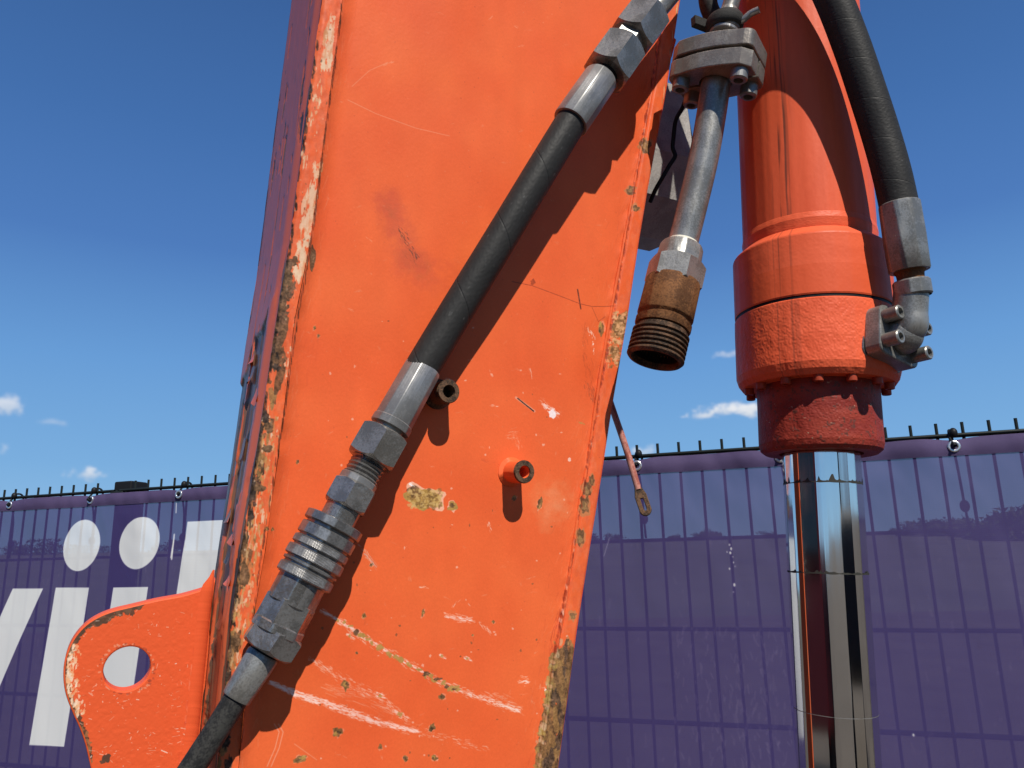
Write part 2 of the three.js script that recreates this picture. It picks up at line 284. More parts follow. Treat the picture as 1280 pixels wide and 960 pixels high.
  scrape([[553, 768], [572, 773], [588, 775]], 6, 60, [.92, .7, .64], .7, 6, .8); scrape([[598, 776], [612, 790]], 4, 26, PINK, .7, 4, .7); scrape([[565, 760], [572, 752]], 2, 8, PINK, .7, 5, .6); scrape([[522, 734], [534, 735]], 2, 10, PINK, .6, 4, .6);
  scrape([[645, 850], [660, 852]], 8, 26, [.9, .7, .62], .7, 5, .7); scrape([[680, 858], [684, 864]], 2, 8, [.95, .85, .8], .9, 4, 1);
  for (const o of [0, 5]) line([[343 + o, 905], [349 + o, 915], [344 + o, 935], [334 + o, 958]], 1.1, SALMON, .8);
  line([[368, 930], [396, 950]], .9, SALMON, .6); scrape([[448, 680], [462, 700]], 5, 24, PINK, .6, 5, .7); scrape([[455, 690], [468, 706]], 4, 14, [.5, .5, .55], .6, 6, .8);
  // right-hand side: cracks, seams, drips and worn paint beside the weld
  line([[640, 352], [665, 357], [700, 370], [726, 380], [740, 383], [770, 383]], .9, [.28, .045, .02], .8); line([[722, 362], [724, 374], [726, 386]], 2, [.1, .03, .02], .9); line([[740, 384], [748, 402], [756, 396]], 1, [.3, .05, .02], .6); blob(666, 352, 3, 3.5, [.3, .05, .02], .7);
  scrape([[730, 400], [732, 440], [738, 480], [742, 500]], 7, 120, [.35, .06, .025], .4, 6, .8); scrape([[733, 405], [741, 420], [742, 440]], 4, 20, [.95, .8, .72], .9, 3, 1); chip(752, 410, 3.5, 9, .1); scrape([[732, 470], [742, 500]], 6, 30, DARK, .35, 4, .7); scrape([[722, 528], [730, 530]], 2, 10, OCHRE, .8, 4, .8); blob(712, 574, 2, 2.4, PINK, .9);
  for (let i = 0; i < 900; i++) { const t = R(), y = 60 + t * 900, x = lerp(822, 680, (y - 80) / 880) - 3 - R() * R() * 34; scrape([[x, y], [x - 3, y + 12]], 1.5, 1, R() < .65 ? [.45, .06, .025] : SALMON, .22, 12, .8); }
  scrape([[700, 760], [694, 800], [690, 830]], 7, 90, [.42, .05, .025], .5, 8, 1);
  // darker overspray and drips beside the weld on the other side
  for (let i = 0; i < 500; i++) { const y = R() * 960, x = lerp(432, 322, y / 800) + R() * R() * 26; scrape([[x, y], [x - 3, y + 18]], 1, 1, R() < .7 ? [.60, .085, .03] : SALMON, .25, 14, .8); }
  for (const [x, y] of [[398, 420], [372, 577], [333, 660], [340, 661], [393, 410]]) chip(x, y, 1.8, 2.4);
  // ---- worn strip along the weld (edge of the narrow plate facing the camera)
  const strip = (y, t) => { const l = [[402, 5], [363, 300], [346, 400], [327, 528], [312, 624], [301, 690], [289, 780], [272, 960]]; let i = 0; while (i < l.length - 2 && y > l[i + 1][1]) i++; const k = (y - l[i][1]) / (l[i + 1][1] - l[i][1]); return lerp(l[i][0], l[i + 1][0], k) + 26 * t; };
  for (let i = 0; i < 1400; i++) { const y = -10 + R() * 980, x = strip(y, R()); blob(x, y, 1 + R() * 3, 2 + R() * 6, mixc([.55, .085, .03], [.8, .2, .09], R()), .3, .5, 8, PROUD); }
  // peeled undercoat, long ragged patches
  const patch = (y, t, rx, ry, c, al) => blob(strip(y, t), y, rx, ry, c, al, .75, 26, PROUD, .12);
  const UNDER = [[.74, .50, .33], [.68, .34, .18], [.55, .26, .11]];
  for (const [y0, y1, t0, t1, n, big] of [[22, 46, .4, .8, 16, 2.2], [40, 85, .35, .8, 46, 2.4], [100, 130, .2, .6, 12, 1.5], [132, 160, .05, .5, 10, 1.5], [190, 215, 0, .3, 10, 1.5], [205, 300, .6, 1, 60, 2.2], [240, 345, .4, .95, 80, 2.6], [430, 470, .7, .95, 8, 1.5], [500, 620, .1, .6, 16, 1.8], [620, 790, .15, .8, 46, 2], [790, 880, .35, .8, 14, 1.8]]) for (let i = 0; i < n; i++) { const y = lerp(y0, y1, R()); patch(y, lerp(t0, t1, R()), (.4 + R() * .6) * big, (1 + R() * 2.6) * big, UNDER[Math.floor(R() * R() * 3)], .8); }
  for (let i = 0; i < 46; i++) { const y = 325 + R() * 130; patch(y, R() * R() * .55, 3 + R() * 3.5, 5 + R() * 10, R() < .6 ? BROWN : [.17, .09, .05], .9); }
  for (let i = 0; i < 90; i++) { const y = 440 + R() * 520; patch(y, R() * R() * .8, 1.5 + R() * 4, 4 + R() * 12, [BROWN, [.17, .09, .045], [.30, .16, .06], DARK][Math.floor(R() * 4)], .85); }
  for (let i = 0; i < 110; i++) { const y = 520 + R() * 320; patch(y, R(), .6 + R() * 1.5, 2 + R() * 6, [[.5, .26, .09], [.58, .36, .18], [.6, .20, .07]][Math.floor(R() * 3)], .75); }
  for (let i = 0; i < 160; i++) { const y = 20 + R() * 900; patch(y, R(), .4 + R() * .6, .5 + R() * 1.4, [[.78, .6, .42], BROWN, [.6, .1, .04]][Math.floor(R() * 3)], .6); }
  for (const [x, y, a, b] of [[330, 445, 9, 26], [341, 372, 9, 16], [352, 340, 6, 18], [336, 535, 7, 7], [333, 560, 7, 5], [323, 610, 9, 5], [316, 575, 5, 10], [390, 322, 5, 14], [306, 720, 6, 16], [295, 800, 5, 12]]) { blob(x, y, a, b, BROWN, .95, .5, 22, PROUD); blob(x + 1, y, a * .6, b * .6, [.2, .11, .06], .7, .7, 16, PROUD); }
  for (let i = 0; i < 150; i++) { const y = 40 + R() * 900, x = strip(y, -.02 + R() * .1); blob(x, y, 1.2, 3 + R() * 5, DARK, .7, .5, 8, PROUD); }
  for (let i = 0; i < 190; i++) { const y = 5 + R() * 940, x = strip(y, .97 + R() * .06); blob(x, y, .7, 3 + R() * 7, R() < .6 ? [.25, .05, .025] : [.1, .04, .02], .7, .4, 8, PROUD); }
  // ---- strip along the other edge
  const rs = (y, t) => lerp(lerp(829, 672, (y - 30) / 930) + (y < 500 ? 0 : 0), lerp(849, 699, y / 960), t);
  for (let i = 0; i < 500; i++) { const y = R() * 830, x = rs(y, R()); blob(x, y, 1 + R() * 3, 2 + R() * 7, mixc([.6, .09, .035], [.8, .2, .09], R()), .28, .5, 8, PROUD); }
  for (const [x, y, a, b] of [[808, 182, 6, 10], [790, 237, 5, 5], [775, 408, 8, 14], [768, 440, 5, 7], [734, 612, 5, 9], [731, 632, 6, 12], [726, 672, 5, 9], [716, 770, 4, 5], [710, 803, 3, 5], [740, 600, 3, 6], [795, 260, 4, 4]]) { blob(x, y, a + 1, b + 1.5, [.5, .2, .08], .8, .5, 18, PROUD); blob(x, y, a, b, [.17, .085, .04], .9, .55, 18, PROUD); blob(x, y + 1, a * .5, b * .5, [.36, .2, .08], .7, .6, 12, PROUD); }
  for (let i = 0; i < 260; i++) { const y = 390 + R() * 70, x = rs(y, R()); blob(x, y, .8 + R() * 2, .8 + R() * 2, R() < .5 ? [.3, .15, .06] : [.75, .4, .2], .6, .5, 8, PROUD); }
  for (let i = 0; i < 330; i++) { const y = 815 + R() * 190, x = rs(y, R() * 1.1); blob(x, y, 2 + R() * 4, 4 + R() * 10, [[.15, .075, .035], [.24, .12, .05], [.1, .06, .04], [.3, .16, .06]][Math.floor(R() * 4)], .8, .6, 12, PROUD); }
  for (let i = 0; i < 60; i++) { const y = 800 + R() * 190, x = rs(y, -.15 + R() * .3); blob(x, y, 1 + R() * 2, 1 + R() * 4, [[.55, .4, .24], [.4, .26, .08], [.6, .3, .16]][Math.floor(R() * 3)], .6, .6, 10, PROUD); }
  for (let i = 0; i < 220; i++) { const y = 20 + R() * 800, x = rs(y, -.02 + (R() - .5) * .1); blob(x, y, .6 + R() * .6, 1.5 + R() * 4, R() < .93 ? [.30, .045, .02] : [.9, .55, .42], .5, .4, 8, PROUD); }
  for (let i = 0; i < 160; i++) { const y = R() * 960, x = rs(y, 1 - R() * .08); blob(x, y, .7, 2 + R() * 5, R() < .6 ? [.4, .2, .09] : [.8, .5, .3], .6, .4, 8, PROUD); }
  // fine variation of the paint itself
  const img = g.getImageData(0, 0, TW, TH), d = img.data;
  for (let j = 0, i = 0; j < TH; j++) for (let k = 0; k < TW; k++, i += 4) { const n = fbm(k / 130, j / 130, 51, 3) - .5, n2 = vnoise(k / 2.4, j / 2.4, 52) - .5, n3 = vnoise(k / 26, j / 70, 55) - .5, rusty = Math.max(0, 1 - d[i] / 190), s = 1 + n * .05 + n2 * (.03 + .9 * rusty) + (fbm(k / 7, j / 9, 57, 2) - .5) * 1.3 * rusty + n3 * .025; d[i] *= s; d[i + 1] *= s * (1 + n * .12); d[i + 2] *= s * (1 + n * .14); }
  g.putImageData(img, 0, 0);
  const t = new THREE.CanvasTexture(cv); t.colorSpace = THREE.SRGBColorSpace; t.wrapS = t.wrapT = THREE.ClampToEdgeWrapping; t.magFilter = t.minFilter = THREE.LinearFilter; return t;
})();
const paintRepeat = grainBump.clone(); paintRepeat.repeat.set(9, 15); paintRepeat.needsUpdate = true;
const paintGloss = gloss.clone(); paintGloss.repeat.set(2.2, 3.7); paintGloss.needsUpdate = true;
const paintMat = mat([1, 1, 1], .56, 0, { map: paintMap, roughnessMap: paintGloss, bumpMap: paintRepeat, bumpScale: .00009 });
const texUV = (u, v) => [(u - TU0) / (TU1 - TU0), (v - TV0) / (TV1 - TV0)];

// grid sheet from a function (i, j) -> {p, uv}
function sheet(nu, nv, f) {
  const pos = [], uv = [], idx = [];
  for (let j = 0; j <= nv; j++) for (let i = 0; i <= nu; i++) { const { p, t } = f(i / nu, j / nv); pos.push(p.x, p.y, p.z); uv.push(t[0], t[1]); }
  for (let j = 0; j < nv; j++) for (let i = 0; i < nu; i++) { const a = j * (nu + 1) + i, b = a + 1, c = a + nu + 1, d = c + 1; idx.push(a, b, d, a, d, c); }
  const g = new THREE.BufferGeometry(); g.setAttribute('position', new THREE.Float32BufferAttribute(pos, 3)); g.setAttribute('uv', new THREE.Float32BufferAttribute(uv, 2)); g.setIndex(idx); g.computeVertexNormals(); return g;
}
const flat = (g) => (g.index ? g.toNonIndexed() : g);
const join = (list) => mergeGeometries(list.map(flat));
// v rows: fine where the camera looks
const VLOW = (() => { let v = -1; while (PP(uL(v), v, -deep(v)).y > 0.02) v -= 0.01; return v; })(), VTOP = 1.35;
const vRow = (t) => (t < .08 ? lerp(VLOW, -.46, t / .08) : t > .94 ? lerp(.52, VTOP, (t - .94) / .06) : lerp(-.46, .52, (t - .08) / .86));

// ---------------------------------------------------------------- excavator arm
const armBase = PP(uL(VLOW) + .15, VLOW, -.1); armBase.y = 0;
const arm = thing('excavator_arm', 'scratched orange steel box arm with a lug, studs and rusty weld edges', 'excavator arm', armBase);
{
  // side plate facing the camera, with weld fillets rising to the narrow plates at both sides
  const side = sheet(90, 420, (a, b) => {
    const v = vRow(b), l = uL2(v), r = uR2(v), k = a < .2 ? a * a / .2 * .5 + a * .5 : a > .8 ? 1 - ((1 - a) * (1 - a) / .2 * .5 + (1 - a) * .5) : a, u = lerp(l, r, k);
    const dl = u - l, dr = r - u;
    let w = .0065 * Math.pow(1 - Math.min(1, dl / .016), 2) * (.8 + .4 * vnoise(v * 60, 2, 8)) + .002 * smooth(.012, 0, dr) * vnoise(v * 90, 1, 9);
    w += .0009 * (fbm(u * 9, v * 9, 14, 2) - .5) + .0012 * Math.max(0, 1 - dr / .05) * (fbm(u * 70, v * 45, 15, 3) - .5) + .0010 * Math.max(0, 1 - dl / .03) * (fbm(u * 60, v * 40, 16, 3) - .5);
    return { p: PP(u, v, w), t: texUV(u, v) };
  });
  part(arm, 'side_plate', side, paintMat, 'scratched orange plate with pale scrapes and rust chips');
  // narrow plate on the shaded side; its worn edge faces the camera
  const rough = (v, s) => .0009 * (fbm(s * 6, v * 120, 61, 3) - .5);
  const edgeL = sheet(10, 460, (a, b) => { const v = vRow(b), u = lerp(uL(v), uL2(v), a), e = a; return { p: PP(u + (a === 0 ? rough(v, 1) * 2 : 0), v, PROUD - .0025 * Math.pow(Math.max(0, 1 - e / .2), 2) + rough(v, a * 4)), t: texUV(u, v) }; });
  const top = part(arm, 'edge_plate', edgeL, paintMat, 'worn plate edge with rust and peeled cream paint');
  // peeled coat: thick paint broken off along a ragged line, the lower half split into lengthwise flakes
  const coat = (s, v, whole) => {
    const line = .045 - .085 * (s - .5) + .035 * (fbm(s * 5, 3, 91, 3) - .5), peeled = smooth(line + .003, line - .003, v);
    const strip = fbm(s * 8 + 2, v * 3.5, 92, 3), tear = fbm(s * 14, v * 14, 93, 2);
    let h = .0034 * (1 - peeled) + peeled * (.0004 + .0030 * smooth(.60, .63, strip + (tear - .5) * .3) + .0012 * smooth(.62, .65, tear));
    h += (1 - peeled) * -.0012 * smooth(.70, .715, fbm(s * 26, v * 12, 94, 4));
    return (h + .0004 * fbm(s * 60, v * 60, 95, 2)) * (whole ? 1 : smooth(0, .12, s));
  };
  const outMap = tex(256, 2048, (s, t) => { // sound coat: the arm's orange; where it has flaked off: brown rusted steel
    const v = lerp(-.46, .52, t), bare = smooth(.0033, .0027, coat(s, v, true)), streak = fbm(s * 26, v * 5, 82, 4), k = fbm(s * 20, v * 22, 84, 4);
    const paint = mixc([.62, .115, .042], [.76, .135, .045], streak), rust = mixc(mixc([.11, .065, .045], [.26, .115, .06], fbm(s * 16, v * 30, 83, 4)), [.04, .03, .028], smooth(.6, .7, k));
    return mixc(paint, rust, bare);
  }, { wrap: THREE.ClampToEdgeWrapping });
  const outMat = mat([1, 1, 1], .34, 0, { map: outMap, bumpMap: grainBump, bumpScale: .00008, specularIntensity: 1 });
  const outer = sheet(70, 620, (a, b) => { const v = vRow(b); const s = a, w = lerp(PROUD - .0025, -deep(v), s); const inView = v > -.46 && v < .52 ? 1 : 0; return { p: PP(uL(v) - (s > .015 && s < .99 ? coat(s, v) * inView : 0), v, w), t: [s, (v + .46) / .98] }; });
  part(arm, 'peeling_coat', outer, outMat, 'dull purple-grey shaded side with cracked peeling paint');
  // curled flakes standing off the coat
  const R = rng(5);
  for (const [s, v, l, h] of [[.18, -.155, .012, .022], [.55, -.14, .013, .016], [.3, -.178, .012, .014], [.12, -.195, .010, .012], [.4, -.075, .010, .024], [.15, -.02, .01, .03], [.6, .02, .014, .012], [.25, -.235, .012, .016], [.5, .002, .012, .02]]) {
    const w0 = lerp(0, -DEEP, s), curl = .001 + R() * .0022;
    const fl = sheet(6, 8, (a, b) => { const k = (a - .5), vv = v + (b - .5) * h * (1 - .5 * Math.abs(k)), ww = w0 + k * l * (2.2) * (1 - .35 * b); const lift = .0030 + curl * Math.pow(1 - b, 2) * (1 + .6 * Math.sin(a * 5 + s * 9)) ; return { p: PP(uL(vv) - lift, vv, Math.min(ww, -.004)), t: [s + k * .1, (vv + .46) / .98] }; });
    part(arm, 'paint_flake', fl, outMat);
  }
  // remaining walls of the box
  const back = sheet(2, 30, (a, b) => { const v = vRow(b); return { p: PP(lerp(uL(v), uR(v), a), v, -deep(v)), t: [a * .4, v] }; });
  part(arm, 'back_plate', back, M.orange);
  const right = sheet(2, 200, (a, b) => { const v = vRow(b); return { p: PP(uR(v), v, lerp(PROUD - .002, -deep(v), a)), t: [a * .17, v] }; });
  part(arm, 'rear_edge_plate', right, M.orange);
  const edgeR = sheet(10, 420, (a, b) => { const v = vRow(b), l = uR2(v), u = lerp(l, uR(v), a); const groove = a < .12 ? -.0032 * (1 - a / .12) : 0, round = a > .86 ? -.002 * Math.pow((a - .86) / .14, 2) : 0; return { p: PP(u, v, .0036 + groove + round + .0006 * (fbm(a * 4, v * 80, 66, 3) - .5)), t: texUV(u, v) }; });
  part(arm, 'edge_plate', edgeR, paintMat, 'orange plate edge, rusted bare at its lower end');
  const beadR = tube([...Array(60)].map((_, i) => { const v = lerp(-.46, .52, i / 59); return PP(uR2(v) - .0012, v, .0006 + .0008 * vnoise(i * .9, 3, 6)); }), .0022, 240, 8);
  { const u = beadR.attributes.uv, p = beadR.attributes.position; for (let i = 0; i < u.count; i++) { const d = V(p.getX(i), p.getY(i), p.getZ(i)).sub(O); const t = texUV(d.dot(EU), d.dot(EV)); u.setXY(i, t[0], t[1]); } }
  part(arm, 'weld_bead', beadR, paintMat);
  // lug with a round eye
  const LW = -.122, lugPix = [[284, 705], [272, 722], [256, 736], [228, 744], [196, 750], [166, 757], [138, 764], [116, 774], [100, 787], [88, 804], [81, 824], [79, 846], [82, 868], [90, 890], [99, 910], [106, 930], [112, 955], [122, 1000], [140, 1080], [262, 1080], [272, 1000], [280, 900], [290, 800]];
  const lp = lugPix.map(([x, y]) => new THREE.Vector2(...plateUV(x, y, LW)));
  const sh = new THREE.Shape(); sh.moveTo(lp[0].x, lp[0].y); for (let i = 1; i < 3; i++) sh.lineTo(lp[i].x, lp[i].y); sh.splineThru(lp.slice(3, 19)); for (let i = 19; i < lp.length; i++) sh.lineTo(lp[i].x, lp[i].y); sh.closePath();
  const hc = plateUV(159, 836, LW), hr = .0205; const hole = new THREE.Path(); hole.absarc(hc[0], hc[1], hr, 0, Math.PI * 2, true); sh.holes.push(hole);
  const lugM = new THREE.Matrix4().makeBasis(EU, EV, EN).setPosition(PP(0, 0, LW - .018));
  const lugTex = (() => { // its own worn paint
    const W = 640, H = 1024, cv = document.createElement('canvas'); cv.width = W; cv.height = H; const g = cv.getContext('2d'), Q = rng(12);
    const [u0, v1] = plateUV(60, 690, LW), [u1, v0] = plateUV(310, 1090, LW);
    const C = (x, y) => { const [u, v] = plateUV(x, y, LW); return [(u - u0) / (u1 - u0) * W, (v1 - v) / (v1 - v0) * H]; };
    const css = (c, a) => `rgba(${enc(c[0]) | 0},${enc(c[1]) | 0},${enc(c[2]) | 0},${a})`;
    g.fillStyle = css([.74, .108, .034], 1); g.fillRect(0, 0, W, H);
    const dot = (x, y, rx, ry, c, a, th = 0) => { const p = C(x, y); g.fillStyle = css(c, a); g.beginPath(); const s = Q() * 50; for (let i = 0; i < 14; i++) { const t = i / 14 * 6.283, k = 1 + (vnoise(Math.cos(t) * 2 + s, Math.sin(t) * 2, 3) - .5) * 1.1; const dx = rx * 2.5 * k * Math.cos(t), dy = ry * 2.5 * k * Math.sin(t); const X = p[0] + dx * Math.cos(th) - dy * Math.sin(th), Z = p[1] + dx * Math.sin(th) + dy * Math.cos(th); i ? g.lineTo(X, Z) : g.moveTo(X, Z); } g.fill(); };
    const out = lugPix.slice(3, 17);
    const onRim = (t) => { const n = out.length - 1, i = Math.min(n - 1, Math.floor(t * n)), f = t * n - i; return [lerp(out[i][0], out[i + 1][0], f), lerp(out[i][1], out[i + 1][1], f)]; };
    const toward = (p, d) => { const dx = 175 - p[0], dy = 850 - p[1], L = Math.hypot(dx, dy); return [p[0] + dx / L * d, p[1] + dy / L * d]; };
    for (let i = 0; i < 130; i++) { const t = .12 + Q() * .38, p = toward(onRim(t), Q() * (t < .34 && t > .14 ? 9 : 4)); dot(...p, 2 + Q() * 2.5, 1.5 + Q() * 2, Q() < .6 ? [.10, .055, .035] : [.16, .085, .05], .9); }
    for (let i = 0; i < 200; i++) { const t = .48 + Q() * .52, p = toward(onRim(t), Q() * 6); dot(...p, 1.2 + Q() * 2, 1.5 + Q() * 2.5, Q() < .6 ? [.10, .05, .03] : [.3, .14, .06], .85); }
    for (let i = 0; i < 220; i++) { const t = .46 + Q() * .34, p = toward(onRim(t), 4 + Q() * Q() * 16); dot(...p, .5 + Q() * 1.1, .8 + Q() * 2.6, Q() < .5 ? [.88, .68, .5] : [.8, .42, .22], .7); }
    for (let i = 0; i < 330; i++) { const cl = Math.floor(Q() * 16), x = Q() < .35 ? 96 + Q() * 145 : 100 + hash(cl, 1, 5) * 130 + (Q() - .5) * 26, y = Q() < .35 ? 745 + Q() * 225 : 760 + hash(cl, 2, 5) * 200 + (Q() - .5) * 20, near = Math.hypot(x - 159, y - 836); if (near < 34 || y < 757 + .12 * Math.abs(x - 200)) continue; const l = .6 + Q() * Q() * Q() * 14, th = (y < 840 ? -.5 : .2) + (Q() + Q() - 1) * 1.7; const a = C(x, y), b = C(x + l * Math.cos(th), y + l * Math.sin(th)); g.strokeStyle = css(Q() < .6 ? [.86, .5, .38] : [.85, .7, .62], .4 + .5 * Q()); g.lineWidth = .6 + Q() * Q() * 3; g.lineCap = 'round'; g.beginPath(); g.moveTo(...a); g.lineTo(...b); g.stroke(); }
    for (let i = 0; i < 90; i++) { const t = Q() * 6.283, r = 31 + Q() * 4; dot(159 + r * Math.cos(t), 836 + r * .92 * Math.sin(t), .8 + Q(), .8 + Q(), Q() < .5 ? [.35, .06, .03] : [.8, .35, .22], .6); }
    dot(133, 948, 4, 5, [.09, .05, .035], .95); dot(128, 952, 3, 3, [.12, .06, .04], .9);
    for (let i = 0; i < 120; i++) { const y = 740 + Q() * 230, x = lerp(256, 226, (y - 740) / 220) + (Q() - .5) * 8; dot(x, y, .6 + Q() * 1.4, 2 + Q() * 5, Q() < .5 ? [.8, .2, .11] : [.6, .075, .03], .35); }
    const t = new THREE.CanvasTexture(cv); t.colorSpace = THREE.SRGBColorSpace; t.wrapS = t.wrapT = THREE.ClampToEdgeWrapping; t.magFilter = t.minFilter = THREE.LinearFilter;
    t.repeat.set(1 / (u1 - u0), 1 / (v1 - v0)); t.offset.set(-u0 / (u1 - u0), -v0 / (v1 - v0)); return t;
  })();
  const lug = part(arm, 'lug', extrude(sh, .018, lugM, .0016, 48), mat([1, 1, 1], .45, 0, { map: lugTex, bumpMap: grainBump, bumpScale: .0003 }), 'orange lug with a round eye, brown worn rim');
  const fil = sheet(8, 40, (a, b) => { const y = lerp(712, 1070, b), base = lerp(277, 243, (y - 712) / 250); const [u, v] = plateUV(base, y, LW); const th = a * Math.PI / 2, r = .011 * (.15 + .85 * smooth(0, .07, b)); const ue = Math.max(u, uL(v) - .002); return { p: PP(uL(v) - r + r * Math.sin(th) - .0035, v, LW + r - r * Math.cos(th) + .0005 * vnoise(b * 60, a * 2, 4)), t: [ue, v] }; });
  part(lug, 'weld_fillet', fil, lug.material);
  // studs
  for (const [x, y, rim] of [[546, 493, 'bare'], [638, 590, 'painted']]) {
    const A = onPlate(x, y, -.002), r = .0118, L = .032;
    const s = part(arm, 'stud', turned(A, EN, [[r + .004, 0], [r + .004, .003], [r + .001, .005], [r, .006], [r, L - .001], [r - .001, L], [.0072, L], [.0064, L - .002], [.0064, L - .02], [0, L - .02]], 40), rim === 'bare' ? M.rustDark : M.orange, rim === 'bare' ? 'bare rusty hollow stud' : 'orange hollow stud with a rusty mouth');
    part(s, 'rim', turned(A.clone().addScaledVector(EN, L - .0002), EN, [[.0064, -.012], [.0066, .0006], [.0112, .0006], [.0121, -.0015]], 40), M.rustDark);
  }
  // bracket for the pipe clamp on the far edge plate
  const vb = plateUV(850, 35, 0)[1], bs = new THREE.Shape(); bs.moveTo(-.012, -.03); bs.lineTo(.026, -.016); bs.lineTo(.034, .012); bs.lineTo(.012, .026); bs.lineTo(-.012, .03); bs.closePath();
  part(arm, 'bracket', extrude(bs, .012, new THREE.Matrix4().makeBasis(EU, EV, EN).setPosition(PP(uR(vb), vb, -.05)), .001), M.orange, 'small dark orange bracket plate behind the pipe flange');
}

// ---------------------------------------------------------------- diagonal pressure hose in front of the side plate
const gapAt = (y) => { const l = [[-120, .062], [0, .060], [150, .057], [250, .049], [380, .035], [460, .0285], [560, .029], [690, .032], [960, .031], [1100, .03]]; let i = 0; while (i < l.length - 2 && y > l[i + 1][0]) i++; return lerp(l[i][1], l[i + 1][1], (y - l[i][0]) / (l[i + 1][0] - l[i][0])); };
const H = (x, y) => onPlate(x, y, gapAt(y));
const knurl = tex(128, 128, (u, v) => .5 + .25 * (Math.abs(((u * 32 + v * 32) % 1) - .5) * 2 + Math.abs((((u * 32 - v * 32) % 1) + 1) % 1 - .5) * 2) - .25, { color: false, repeat: [18, 18] });
const wrapMap = tex(256, 512, (u, v) => { const k = ((v * 4 - u) % 1 + 1) % 1, s = smooth(.012, 0, Math.min(k, 1 - k)); const n = fbm(u * 6, v * 14, 42, 4, 6, 14), g = vnoise(u * 90, v * 170, 43, 90, 170); return mixc(mixc([.017, .017, .0165], [.034, .033, .031], n * .7 + g * .3), [.006, .006, .006], s * .8).map((c) => c + .05 * smooth(.80, .86, fbm(u * 22 + 3, v * 40, 46, 3, 22, 40)) * vnoise(u * 120, v * 200, 47, 120, 200)); });
const wrapBump = tex(256, 512, (u, v) => { const k = ((v * 4 - u) % 1 + 1) % 1; return .45 + .35 * smooth(0, .03, k) * (1 - .4 * k) + .2 * vnoise(u * 60, v * 120, 44, 60, 120); }, { color: false });
function hoseMat(r, pitch) { const a = wrapMap.clone(), b = wrapBump.clone(); for (const t of [a, b]) { t.repeat.set(1 / (2 * Math.PI * r), 1 / (pitch * 4)); t.needsUpdate = true; } return mat([1, 1, 1], .55, 0, { map: a, bumpMap: b, bumpScale: .0009 }); }
